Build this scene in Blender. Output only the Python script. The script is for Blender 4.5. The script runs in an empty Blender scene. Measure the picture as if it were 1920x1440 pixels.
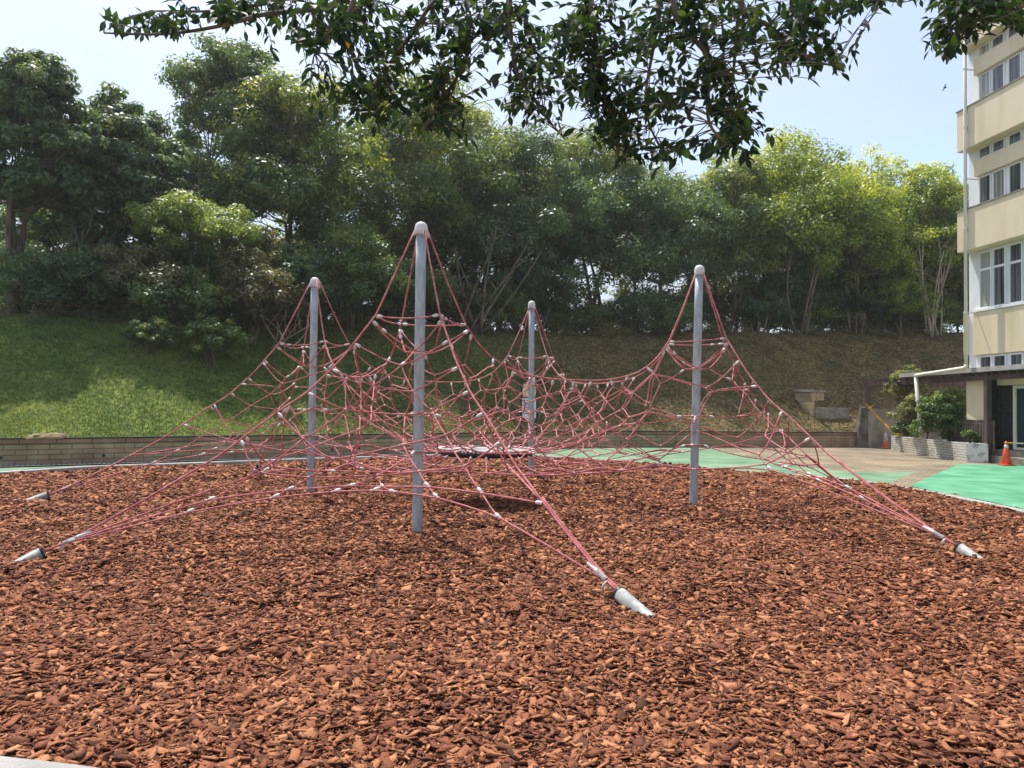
import bpy, math, random
import numpy as np
from math import radians as R, sin, cos, pi, sqrt
from mathutils import Vector

# ------------------------------------------------------------------ camera
C = bpy.context.scene.collection
scn = bpy.context.scene
FPX, EYE = 1331.0, 1.6                 # focal length in px of a 1920 wide frame, eye height
PITCH, ROLL = math.atan(40 / 1331.0), R(0.9)
cF = np.array((0, cos(PITCH), sin(PITCH)))
_r0 = np.array((1.0, 0, 0)); _u0 = np.array((0, -sin(PITCH), cos(PITCH)))
cR = _r0 * cos(ROLL) + _u0 * sin(ROLL)
cU = -_r0 * sin(ROLL) + _u0 * cos(ROLL)
cam = bpy.data.cameras.new('camera'); cam.sensor_width = 36; cam.lens = FPX / 1920 * 36
cam.clip_end = 2000; cam.clip_start = 0.05
camo = bpy.data.objects.new('camera', cam); C.objects.link(camo)
from mathutils import Matrix
M = Matrix(((cR[0], cU[0], -cF[0], 0), (cR[1], cU[1], -cF[1], 0), (cR[2], cU[2], -cF[2], EYE), (0, 0, 0, 1)))
camo.matrix_world = M
scn.camera = camo

# ------------------------------------------------------------------ light
SUN_EL, SUN_AZ = R(65), R(-28)         # azimuth from +Y, negative = to the left
world = bpy.data.worlds.new('World'); scn.world = world; world.use_nodes = True
wn = world.node_tree; wn.nodes.clear()
sky = wn.nodes.new('ShaderNodeTexSky'); sky.sky_type = 'NISHITA'; sky.sun_disc = False
sky.sun_elevation = SUN_EL; sky.sun_rotation = SUN_AZ
sky.air_density = 1.0; sky.dust_density = 2.2; sky.ozone_density = 1.5
bg = wn.nodes.new('ShaderNodeBackground'); bg.inputs[1].default_value = 0.15
wo = wn.nodes.new('ShaderNodeOutputWorld')
_tc = wn.nodes.new('ShaderNodeTexCoord'); _mp = wn.nodes.new('ShaderNodeMapping'); _mp.inputs['Scale'].default_value = (1, 1, 2.2); _mp.inputs['Location'].default_value = (.35, .1, .2)
_nz = wn.nodes.new('ShaderNodeTexNoise'); _nz.inputs['Scale'].default_value = 1.5; _nz.inputs['Detail'].default_value = 7; _nz.inputs['Roughness'].default_value = .5
_rp = wn.nodes.new('ShaderNodeValToRGB'); _rp.color_ramp.elements[0].position = .40; _rp.color_ramp.elements[1].position = .68
_rp.color_ramp.elements[0].color = (0, 0, 0, 1); _rp.color_ramp.elements[1].color = (.85, .85, .85, 1)
_mx = wn.nodes.new('ShaderNodeMix'); _mx.data_type = 'RGBA'; _mx.inputs[7].default_value = (2.9, 3.15, 3.45, 1)   # thin soft cloud
wn.links.new(_tc.outputs['Generated'], _mp.inputs[0]); wn.links.new(_mp.outputs[0], _nz.inputs[0]); wn.links.new(_nz.outputs[0], _rp.inputs[0])
wn.links.new(_rp.outputs[0], _mx.inputs[0]); wn.links.new(sky.outputs[0], _mx.inputs[6])
wn.links.new(_mx.outputs[2], bg.inputs[0]); wn.links.new(bg.outputs[0], wo.inputs[0])
sl = bpy.data.lights.new('sun', 'SUN'); sl.energy = 3.9; sl.angle = R(0.5); sl.color = (1, .95, .87)
so = bpy.data.objects.new('sun', sl); C.objects.link(so)
sdir = Vector((sin(SUN_AZ) * cos(SUN_EL), cos(SUN_AZ) * cos(SUN_EL), sin(SUN_EL)))
so.rotation_euler = sdir.to_track_quat('Z', 'Y').to_euler(); so.location = (0, 0, 40)
scn.view_settings.view_transform = 'Standard'; scn.view_settings.look = 'None'
scn.view_settings.exposure = 0.8; scn.view_settings.gamma = 1
try:
    scn.cycles.max_bounces = 6; scn.cycles.transparent_max_bounces = 4
except Exception: pass

# ------------------------------------------------------------------ helpers
rng = np.random.default_rng(7)
random.seed(7)
def ray(px, py):
    v = cF * FPX + cR * (px - 960) - cU * (py - 720)
    return v
def G(px, py, z=0.0):                  # where the sight line of a photo pixel meets height z
    v = ray(px, py); t = (z - EYE) / v[2]
    return np.array((v[0] * t, v[1] * t, z))
def D(px, py, y):                      # the point of a sight line at distance y
    v = ray(px, py); t = y / v[1]
    return np.array((v[0] * t, y, EYE + v[2] * t))
def proj(p):
    q = np.asarray(p, float) - (0, 0, EYE)
    w = q @ cF
    return 960 + FPX * (q @ cR) / w, 720 - FPX * (q @ cU) / w

class MB:
    """collects verts / faces into one mesh"""
    def __init__(s): s.v = []; s.f = []; s.mi = []; s.uv = None
    def add(s, vs, fs, mi=0):
        n = len(s.v); s.v.extend([tuple(map(float, p)) for p in vs])
        s.f.extend([tuple(i + n for i in f) for f in fs]); s.mi.extend([mi] * len(fs))
    def box(s, lo, hi, mi=0, fr=None):
        x0, y0, z0 = lo; x1, y1, z1 = hi
        vs = [(x0,y0,z0),(x1,y0,z0),(x1,y1,z0),(x0,y1,z0),(x0,y0,z1),(x1,y0,z1),(x1,y1,z1),(x0,y1,z1)]
        if fr: vs = [fr(p) for p in vs]
        s.add(vs, [(0,3,2,1),(4,5,6,7),(0,1,5,4),(1,2,6,5),(2,3,7,6),(3,0,4,7)], mi)
    def beam(s, a, b, w, h, mi=0):     # rectangular bar from a to b
        a = Vector(a); b = Vector(b); d = (b - a).normalized()
        up = Vector((0, 0, 1)) if abs(d.z) < .95 else Vector((0, 1, 0))
        x = d.cross(up).normalized() * w / 2; y = x.normalized().cross(d).normalized() * h / 2
        vs = [a-x-y, a+x-y, a+x+y, a-x+y, b-x-y, b+x-y, b+x+y, b-x+y]
        s.add(vs, [(0,3,2,1),(4,5,6,7),(0,1,5,4),(1,2,6,5),(2,3,7,6),(3,0,4,7)], mi)
    def tube(s, pts, r, n=6, mi=0, cap=True):
        P = np.asarray(pts, float); m = len(P)
        rr = np.full(m, r) if np.isscalar(r) else np.asarray(r, float)
        T = np.gradient(P, axis=0); T /= np.linalg.norm(T, axis=1)[:, None] + 1e-9
        u = np.cross(T[0], (0, 0, 1.0))
        if np.linalg.norm(u) < .05: u = np.cross(T[0], (0, 1.0, 0))
        u /= np.linalg.norm(u)
        ang = np.arange(n) * 2 * pi / n; vs = []
        for i in range(m):
            u = u - T[i] * (u @ T[i]); u /= np.linalg.norm(u) + 1e-9
            w = np.cross(T[i], u)
            vs.append(P[i] + rr[i] * (np.cos(ang)[:, None] * u + np.sin(ang)[:, None] * w))
        vs = np.concatenate(vs)
        fs = [(i*n+j, i*n+(j+1) % n, (i+1)*n+(j+1) % n, (i+1)*n+j) for i in range(m-1) for j in range(n)]
        if cap:
            fs.append(tuple(range(n-1, -1, -1))); fs.append(tuple((m-1)*n+j for j in range(n)))
        s.add(vs, fs, mi)
    def lathe(s, prof, n=16, c=(0, 0, 0), mi=0):   # profile of (radius, z)
        vs = [(c[0]+r*cos(2*pi*j/n), c[1]+r*sin(2*pi*j/n), c[2]+z) for r, z in prof for j in range(n)]
        fs = [(i*n+j, i*n+(j+1) % n, (i+1)*n+(j+1) % n, (i+1)*n+j) for i in range(len(prof)-1) for j in range(n)]
        fs.append(tuple(range(n-1, -1, -1))); fs.append(tuple((len(prof)-1)*n+j for j in range(n)))
        s.add(vs, fs, mi)
    def capsule(s, a, b, r, n=7, mi=0):
        a = np.asarray(a, float); b = np.asarray(b, float)
        t = (0, .12, .35, .65, .88, 1); k = (.5, .85, 1, 1, .85, .5)
        s.tube([a + (b-a)*x for x in t], [r*x for x in k], n, mi)
    def build(s, name, mats, parent=None, smooth=False, bevel=0):
        me = bpy.data.meshes.new(name); me.from_pydata(s.v, [], s.f)
        if not isinstance(mats, (list, tuple)): mats = [mats]
        for m in mats: me.materials.append(m)
        me.polygons.foreach_set('material_index', s.mi)
        if smooth: me.polygons.foreach_set('use_smooth', [True]*len(s.f))
        if s.uv is not None:
            l = me.uv_layers.new(name='UVMap')
            for li, loop in enumerate(me.loops): l.data[li].uv = s.uv[loop.vertex_index]
        me.update()
        o = bpy.data.objects.new(name, me); C.objects.link(o)
        if bevel:
            b = o.modifiers.new('bevel', 'BEVEL'); b.width = bevel; b.segments = 2; b.limit_method = 'ANGLE'
        if parent: o.parent = parent
        return o

def np_mesh(name, V, F, mat, parent=None, attr=None, smooth=False):
    """fast mesh of equal sized faces; attr = {name: per face floats}"""
    V = np.ascontiguousarray(V, np.float32); F = np.ascontiguousarray(F, np.int32)
    me = bpy.data.meshes.new(name); k = F.shape[1]
    me.vertices.add(len(V)); me.vertices.foreach_set('co', V.ravel())
    me.loops.add(F.size); me.loops.foreach_set('vertex_index', F.ravel())
    me.polygons.add(len(F)); me.polygons.foreach_set('loop_start', np.arange(0, F.size, k, dtype=np.int32))
    try: me.polygons.foreach_set('loop_total', np.full(len(F), k, np.int32))
    except Exception: pass
    if smooth: me.polygons.foreach_set('use_smooth', np.ones(len(F), bool))
    me.materials.append(mat); me.update(calc_edges=True)
    for a, val in (attr or {}).items():
        at = me.attributes.new(a, 'FLOAT', 'FACE'); at.data.foreach_set('value', np.asarray(val, np.float32))
    o = bpy.data.objects.new(name, me); C.objects.link(o)
    if parent: o.parent = parent
    return o

def tag(o, label=None, cat=None, group=None, kind=None):
    if label: o['label'] = label
    if cat: o['category'] = cat
    if group: o['group'] = group
    if kind: o['kind'] = kind
    return o
def empty(name, label, cat, loc=(0, 0, 0), group=None):
    o = bpy.data.objects.new(name, None); C.objects.link(o); o.empty_display_size = .2
    o.location = Vector([float(v) for v in loc]); tag(o, label, cat, group); o['_inv'] = 1
    return o
def fix_parents():
    """geometry was written in world space: keep it there under located Empties"""
    bpy.context.view_layer.update()
    for o in list(bpy.data.objects):
        if o.parent and o.parent.type == 'EMPTY' and o.parent.get('_inv') and o.matrix_parent_inverse == Matrix.Identity(4) and not o.get('_local'):
            o.matrix_parent_inverse = o.parent.matrix_world.inverted()
    for o in bpy.data.objects:
        for k in ('_inv', '_local'):
            if k in o: del o[k]

# ------------------------------------------------------------------ materials
def mat(name, c1, c2=None, scale=6.0, rough=.8, bump=0.0, bscale=None, metal=0.0, detail=5, c3=None, spec=.4,
        attr=None, trans=None, stretch=None, coat=0, lo=.35, hi=.65):
    m = bpy.data.materials.new(name); m.use_nodes = True; nt = m.node_tree; N = nt.nodes; L = nt.links
    b = N['Principled BSDF']; out = N['Material Output']
    b.inputs['Roughness'].default_value = rough; b.inputs['Metallic'].default_value = metal
    b.inputs['Specular IOR Level'].default_value = spec
    if coat: b.inputs['Coat Weight'].default_value = coat
    tc = N.new('ShaderNodeTexCoord'); src = tc.outputs['Object']
    if stretch:
        mp = N.new('ShaderNodeMapping'); mp.inputs['Scale'].default_value = stretch; L.new(src, mp.inputs[0]); src = mp.outputs[0]
    col = None
    b.inputs['Base Color'].default_value = (*c1, 1)
    if c2:
        rp = N.new('ShaderNodeValToRGB'); rp.color_ramp.elements[0].position = lo; rp.color_ramp.elements[1].position = hi
        rp.color_ramp.elements[0].color = (*c1, 1); rp.color_ramp.elements[1].color = (*c2, 1)
        if c3:
            e = rp.color_ramp.elements.new((lo + hi) / 2); e.color = (*c3, 1)
        if attr:
            at = N.new('ShaderNodeAttribute'); at.attribute_name = attr; L.new(at.outputs['Fac'], rp.inputs[0])
            rp.color_ramp.elements[0].position = 0; rp.color_ramp.elements[-1].position = 1
        else:
            nz = N.new('ShaderNodeTexNoise'); nz.inputs['Scale'].default_value = scale; nz.inputs['Detail'].default_value = detail
            L.new(src, nz.inputs[0]); L.new(nz.outputs[0], rp.inputs[0])
        col = rp.outputs[0]; L.new(col, b.inputs['Base Color'])
    if bump:
        nb = N.new('ShaderNodeTexNoise'); nb.inputs['Scale'].default_value = bscale or scale * 4; nb.inputs['Detail'].default_value = 6
        L.new(src, nb.inputs[0]); bp = N.new('ShaderNodeBump'); bp.inputs['Strength'].default_value = bump
        bp.inputs['Distance'].default_value = .02; L.new(nb.outputs[0], bp.inputs['Height']); L.new(bp.outputs[0], b.inputs['Normal'])
    if trans:                           # leaf: light comes through
        tr = N.new('ShaderNodeBsdfTranslucent'); mx = N.new('ShaderNodeMixShader'); mx.inputs[0].default_value = trans
        hs = N.new('ShaderNodeMix'); hs.data_type = 'RGBA'; hs.blend_type = 'MULTIPLY'; hs.inputs[0].default_value = 1
        hs.inputs[7].default_value = (1.9, 1.7, .7, 1)
        if col: L.new(col, hs.inputs[6])
        else: hs.inputs[6].default_value = (*c1, 1)
        L.new(hs.outputs[2], tr.inputs[0]); L.new(b.outputs[0], mx.inputs[1]); L.new(tr.outputs[0], mx.inputs[2])
        L.new(mx.outputs[0], out.inputs[0])
    return m

def brick_mat(name, c1, c2, mortar, bw, bh, msize=.012, stain=None, rough=.85):
    m = bpy.data.materials.new(name); m.use_nodes = True; nt = m.node_tree; N = nt.nodes; L = nt.links
    b = N['Principled BSDF']; b.inputs['Roughness'].default_value = rough
    uv = N.new('ShaderNodeUVMap'); uv.uv_map = 'UVMap'
    br = N.new('ShaderNodeTexBrick'); L.new(uv.outputs[0], br.inputs[0])
    br.inputs['Color1'].default_value = (*c1, 1); br.inputs['Color2'].default_value = (*c2, 1); br.inputs['Mortar'].default_value = (*mortar, 1)
    br.inputs['Scale'].default_value = 1; br.inputs['Brick Width'].default_value = bw; br.inputs['Row Height'].default_value = bh
    br.inputs['Mortar Size'].default_value = msize; br.inputs['Bias'].default_value = -.1
    tc = N.new('ShaderNodeTexCoord'); nz = N.new('ShaderNodeTexNoise'); nz.inputs['Scale'].default_value = 1.6; nz.inputs['Detail'].default_value = 8
    L.new(tc.outputs['Object'], nz.inputs[0])
    rp = N.new('ShaderNodeValToRGB'); rp.color_ramp.elements[0].position = .35; rp.color_ramp.elements[1].position = .7
    rp.color_ramp.elements[0].color = (*(stain or (.45, .42, .36)), 1); rp.color_ramp.elements[1].color = (1, 1, 1, 1)
    L.new(nz.outputs[0], rp.inputs[0])
    mx = N.new('ShaderNodeMix'); mx.data_type = 'RGBA'; mx.blend_type = 'MULTIPLY'; mx.inputs[0].default_value = .8
    L.new(br.outputs[0], mx.inputs[6]); L.new(rp.outputs[0], mx.inputs[7]); L.new(mx.outputs[2], b.inputs['Base Color'])
    bp = N.new('ShaderNodeBump'); bp.inputs['Strength'].default_value = .6; bp.inputs['Distance'].default_value = .01; bp.invert = True
    L.new(br.outputs['Fac'], bp.inputs['Height']); L.new(bp.outputs[0], b.inputs['Normal'])
    return m

m_concrete = mat('concrete', (.30, .29, .27), (.46, .45, .42), 3, .9, .3, 60)
m_kerb = mat('kerb_concrete', (.27, .265, .25), (.42, .41, .39), 2.5, .9, .6, 90, detail=8)
m_palegreen = mat('pale_green_paint', (.085, .18, .10), (.175, .285, .175), .9, .85, .2, 120, detail=12)
m_green = mat('bright_green_paint', (.038, .20, .105), (.125, .37, .22), 1.3, .75, .2, 120, detail=12, lo=.3, hi=.72)
m_mulchbase = mat('mulch_bed', (.035, .016, .010), (.12, .05, .028), 14, .95, 1, 40)
m_chip = mat('bark_chip', (.050, .022, .014), (.50, .225, .108), rough=.85, attr='rnd', c3=(.235, .080, .038), bump=.6, bscale=110, spec=.25)
m_steel = mat('galvanised_steel', (.31, .345, .36), (.47, .51, .525), 22, .5, .05, 60, metal=.25, detail=8, stretch=(1, 1, .25))
m_tube = mat('weathered_tube', (.20, .21, .20), (.34, .35, .345), 14, .6, .1, 60, metal=.2, detail=8)
m_steel_d = mat('dark_tube_mouth', (.03, .03, .03), (.06, .055, .05), 9, .8)
m_rope = mat('red_rope', (.47, .115, .12), (.67, .26, .25), 9, .75, .9, 120, detail=4)
m_ferrule = mat('white_ferrule', (.56, .54, .50), (.70, .68, .65), 12, .5)
m_cord = mat('white_cord', (.62, .58, .53), (.75, .72, .68), 60, .9, .8, 200)
m_mat = mat('nest_mat', (.26, .255, .26), (.40, .39, .39), 9, .6, .5, 60)
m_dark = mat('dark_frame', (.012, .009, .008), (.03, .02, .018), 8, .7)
m_bark = mat('tree_bark', (.065, .048, .035), (.17, .13, .098), 5, .95, .8, 18, stretch=(1, 1, .3))
m_barkpale = mat('pale_bark', (.19, .155, .12), (.38, .32, .25), 4, .95, .6, 18, stretch=(1, 1, .3))
m_beige = mat('beige_render', (.63, .525, .35), (.74, .63, .455), 1.6, .85, .15, 30, detail=10, stretch=(1, 1, .22), lo=.30, hi=.55)
m_white = mat('white_paint', (.72, .74, .76), (.82, .83, .84), 1.2, .7, .1, 30, detail=8)
m_pipe = mat('cream_plastic', (.66, .62, .53), (.74, .70, .61), 2, .45)
m_brown = mat('dark_brown_timber', (.060, .038, .036), (.115, .076, .071), 3, .6, .3, 30, stretch=(1, 1, .2))
m_wallstone = mat('grey_retaining', (.16, .145, .115), (.32, .29, .235), 2.2, .95, .6, 30, detail=9)
m_yellow = mat('yellow_tape', (.80, .46, .02), (.86, .56, .04), 12, .5)
m_black = mat('black_plastic', (.01, .01, .01), (.02, .02, .02), 9, .5)
m_orange = mat('orange_plastic', (.80, .07, .035), (.86, .12, .06), 5, .4)
m_fadedorange = mat('faded_red_plastic', (.62, .13, .10), (.72, .24, .19), 9, .6)
m_band = mat('reflective_white', (.70, .70, .68), (.78, .78, .76), 9, .4)
m_dirtyband = mat('dirty_reflective_band', (.42, .36, .34), (.60, .54, .52), 14, .5)
# ------------------------------------------------------------------ ground plan
def poly_smooth(P, n=8, closed=True):
    P = [np.asarray(p[:2], float) for p in P]; out = []; N = len(P)
    for i in range(N if closed else N - 1):
        p0, p1 = P[(i-1) % N] if closed or i > 0 else P[0], P[i]
        p2 = P[(i+1) % N]; p3 = P[(i+2) % N] if closed or i+2 < N else P[-1]
        for k in range(n):
            t = k / n
            out.append(.5*((2*p1)+(-p0+p2)*t+(2*p0-5*p1+4*p2-p3)*t*t+(-p0+3*p1-3*p2+p3)*t**3))
    if not closed: out.append(P[-1])
    return np.array(out)
bedpx = [(0, 893), (180, 881), (370, 874), (560, 866), (720, 861), (900, 856), (1080, 862), (1250, 872), (1420, 888), (1570, 899), (1700, 918), (1800, 937), (1920, 963)]
bed = [G(*p)[:2] for p in bedpx]
bed += [(8.4, 8.8), (7.3, 5.7), (5.2, 3.4), (2.5, 2.4), (.2, 2.6), G(150, 1464)[:2], (-4.2, 3.5), (-7.6, 5.2), (-10.6, 8.6), (-12, 12.4)]
BED = poly_smooth(bed, 6)
bc = BED.mean(0)
def inside(P, poly):
    x, y = P[:, 0], P[:, 1]; r = np.zeros(len(P), bool); n = len(poly)
    for i in range(n):
        x1, y1 = poly[i]; x2, y2 = poly[(i+1) % n]
        c = ((y1 > y) != (y2 > y)); xi = (x2-x1)*(y-y1)/(y2-y1+1e-12)+x1
        r ^= c & (x < xi)
    return r
def offset_poly(P, d):
    T = np.roll(P, -1, 0) - np.roll(P, 1, 0); T /= np.linalg.norm(T, axis=1)[:, None]
    nrm = np.stack([T[:, 1], -T[:, 0]], 1)
    s = np.sign(((P + nrm) - bc)[0] @ (P - bc)[0] - (P - bc)[0] @ (P - bc)[0])
    return P + nrm * d * s
def sheet(name, P, z, m, kind='structure', bump=0):
    mb = MB(); mb.add([(p[0], p[1], z) for p in P], [tuple(range(len(P)))])
    o = mb.build(name, m); o['kind'] = kind; return o
# base ground reaching the horizon
mb = MB(); mb.add([(-900, -900, -.06), (900, -900, -.06), (900, 900, -.06), (-900, 900, -.06)], [(0, 1, 2, 3)])
m_ground = mat('bare_ground', (.20, .17, .12), (.32, .28, .21), .8, .95, .3, 20, detail=9)
o = mb.build('ground', m_ground); o['kind'] = 'structure'
# tan block paving at the back right
def paver_mat():
    m = bpy.data.materials.new('block_paving'); m.use_nodes = True; N = m.node_tree.nodes; L = m.node_tree.links
    b = N['Principled BSDF']; b.inputs['Roughness'].default_value = .9
    tc = N.new('ShaderNodeTexCoord'); mp = N.new('ShaderNodeMapping'); mp.inputs['Rotation'].default_value = (0, 0, .25)
    L.new(tc.outputs['Object'], mp.inputs[0])
    br = N.new('ShaderNodeTexBrick'); L.new(mp.outputs[0], br.inputs[0]); br.inputs['Scale'].default_value = 1
    br.inputs['Brick Width'].default_value = .42; br.inputs['Row Height'].default_value = .2; br.inputs['Mortar Size'].default_value = .02
    br.inputs['Color1'].default_value = (.30, .26, .19, 1); br.inputs['Color2'].default_value = (.21, .18, .13, 1); br.inputs['Mortar'].default_value = (.12, .10, .07, 1)
    nz = N.new('ShaderNodeTexNoise'); nz.inputs['Scale'].default_value = .55; nz.inputs['Detail'].default_value = 8; L.new(tc.outputs['Object'], nz.inputs[0])
    rp = N.new('ShaderNodeValToRGB'); rp.color_ramp.elements[0].position = .38; rp.color_ramp.elements[1].position = .64
    rp.color_ramp.elements[0].color = (.62, .60, .58, 1); rp.color_ramp.elements[1].color = (1.15, 1.05, .9, 1); L.new(nz.outputs[0], rp.inputs[0])
    mx = N.new('ShaderNodeMix'); mx.data_type = 'RGBA'; mx.blend_type = 'MULTIPLY'; mx.inputs[0].default_value = 1
    L.new(br.outputs[0], mx.inputs[6]); L.new(rp.outputs[0], mx.inputs[7]); L.new(mx.outputs[2], b.inputs['Base Color'])
    return m
m_paver = paver_mat()
sheet('paving', [(2.5, 27.0), (10, 12), (24, 10), (24, 38), (14, 36)], -.045, m_paver)
grn = [G(1798, 868)[:2], G(1705, 908)[:2], G(1765, 921)[:2], G(1850, 936)[:2], G(1940, 956)[:2], (9.6, 10.6), (9.4, 7), (8, 3), (24, 2), (24, 22.2), (16.9, 22.2)]
strip_ = [G(1770, 863)[:2], G(1660, 905)[:2], G(1705, 910)[:2], G(1800, 867)[:2]]
sheet('border_strip', strip_, -.036, m_paver)
sheet('court', grn, -.032, m_green)
edge = [G(1640, 900)[:2], G(1700, 908)[:2], G(1765, 923)[:2], G(1850, 940)[:2], G(1930, 957)[:2], (9.5, 10), (9.2, 7), (8.9, 7), (9.1, 10), G(1925, 962)[:2], G(1845, 944)[:2], G(1760, 927)[:2], G(1695, 912)[:2]]
sheet('edging_strip', edge, -.028, m_paver)
# mulch bed sheet, gently uneven
def hump(x, y):
    return .018*np.sin(1.7*x+.6)*np.cos(1.3*y) + .014*np.sin(3.1*x+2.2*y) + .012*np.cos(4.3*y-1.9*x+1)
xs = np.linspace(BED[:, 0].min()-.3, BED[:, 0].max()+.3, 110); ys = np.linspace(BED[:, 1].min()-.3, BED[:, 1].max()+.3, 110)
GX, GY = np.meshgrid(xs, ys); P2 = np.stack([GX.ravel(), GY.ravel()], 1)
KERB_IN = offset_poly(BED, .06)
ins = inside(P2, KERB_IN).reshape(GX.shape)
V = np.column_stack([P2, hump(P2[:, 0], P2[:, 1])]); idx = np.arange(len(P2)).reshape(GX.shape)
fm = ins[:-1, :-1] & ins[1:, :-1] & ins[:-1, 1:] & ins[1:, 1:]
F = np.stack([idx[:-1, :-1][fm], idx[:-1, 1:][fm], idx[1:, 1:][fm], idx[1:, :-1][fm]], 1)
o = np_mesh('mulch_bed', V, F, m_mulchbase, smooth=True); o['kind'] = 'structure'
sheet('mulch_soil', BED, -.026, m_mulchbase)
# kerb round the bed
mb = MB(); A_, B_ = offset_poly(BED, .02), offset_poly(BED, .2); n = len(BED)
hk = [.085 if p[0] < 0 else .085 - .055*min(1, p[0]/4) for p in BED]
vs = []
for i in range(n):
    vs += [(*A_[i], -.1), (*(A_[i]*.995+B_[i]*.005), hk[i]-.012), (*(A_[i]*.92+B_[i]*.08), hk[i]), (*(A_[i]*.1+B_[i]*.9), hk[i]), (*B_[i], hk[i]-.012), (*B_[i], -.1)]
fs = [(i*6+j, i*6+j+1, ((i+1) % n)*6+j+1, ((i+1) % n)*6+j) for i in range(n) for j in range(5)]
mb.add(vs, fs); o = mb.build('kerb', m_kerb); o['kind'] = 'structure'

# ------------------------------------------------------------------ hillside
wpts = [(-24, 10.5), (-17, 14.0), G(0, 872)[:2], G(250, 865)[:2], G(500, 857)[:2], G(800, 848)[:2], G(1091, 838)[:2], G(1300, 837)[:2], G(1500, 837)[:2], G(1630, 837)[:2]]
wx0 = wpts[-1]
WALL = poly_smooth(wpts, 12, closed=False)
WEXT = np.concatenate([WALL, [wx0 + np.array((3.0, .2)), wx0 + np.array((9, .4)), wx0 + np.array((22, .4)), wx0 + np.array((45, -2))]])
def arclen(P): return np.concatenate([[0], np.cumsum(np.linalg.norm(np.diff(P, axis=0), axis=1))])
SA = arclen(WEXT); S_END = arclen(WALL)[-1]
_t = np.gradient(WEXT, axis=0); _t /= np.linalg.norm(_t, axis=1)[:, None]
WN = np.stack([-_t[:, 1], _t[:, 0]], 1)
for _ in range(14): WN[1:-1] = (WN[:-2] + WN[1:-1]*2 + WN[2:]) / 4
WN /= np.linalg.norm(WN, axis=1)[:, None]
def wall_at(s):
    return np.array((np.interp(s, SA, WEXT[:, 0]), np.interp(s, SA, WEXT[:, 1]))), np.array((np.interp(s, SA, WN[:, 0]), np.interp(s, SA, WN[:, 1])))
S_OF = {}
def crest(s): return np.interp(s, [0, 8, 20, 34, 48, 60], [3.7, 3.85, 4.6, 5.35, 6.0, 6.3])
def run_(s): return np.interp(s, [0, 8, 20, 34, 48], [6.6, 6.6, 6.8, 7.2, 8.0])
def hill(s, d):
    p, nn = wall_at(s); q = p + nn * d; c = crest(s); r = run_(s)
    z0 = .56
    if d <= 0: z = z0
    elif d < r:
        t = d / r; z = z0 + (c - z0) * (t*.55 + .45*(t*t*(3-2*t)))
    elif d < r + 11: z = c + .25*sin((d - r)/11*pi)
    else: z = c - .09*(d - r - 11)**1.25
    z += .06*sin(q[0]*1.3+q[1]*.7)*min(1, max(0, d)*.6) + .05*sin(q[0]*.47-q[1]*1.1)*min(1, max(0, d)*.5)
    return np.array((q[0], q[1], z))
def hill_px(px, d):                    # the hillside point at distance d behind the wall seen in column px
    best = None
    for s in np.linspace(0, SA[-1], 500):
        p = hill(s, d)
        if p[1] < 3: continue
        e = abs(proj(p)[0] - px)
        if best is None or e < best[0]: best = (e, s, p)
    return best[1], best[2]
ns, ds = 150, [0, .15, .4, .8, 1.2, 1.7, 2.2, 2.8, 3.4, 4, 4.6, 5.2, 5.8, 6.4, 7, 7.6, 8.3, 9, 10, 12, 14, 17, 20, 25, 30, 40]
V = np.array([hill(s, d) for s in np.linspace(0, SA[-1], ns) for d in ds]); nd = len(ds)
F = np.array([(i*nd+j, (i+1)*nd+j, (i+1)*nd+j+1, i*nd+j+1) for i in range(ns-1) for j in range(nd-1)])
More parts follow.
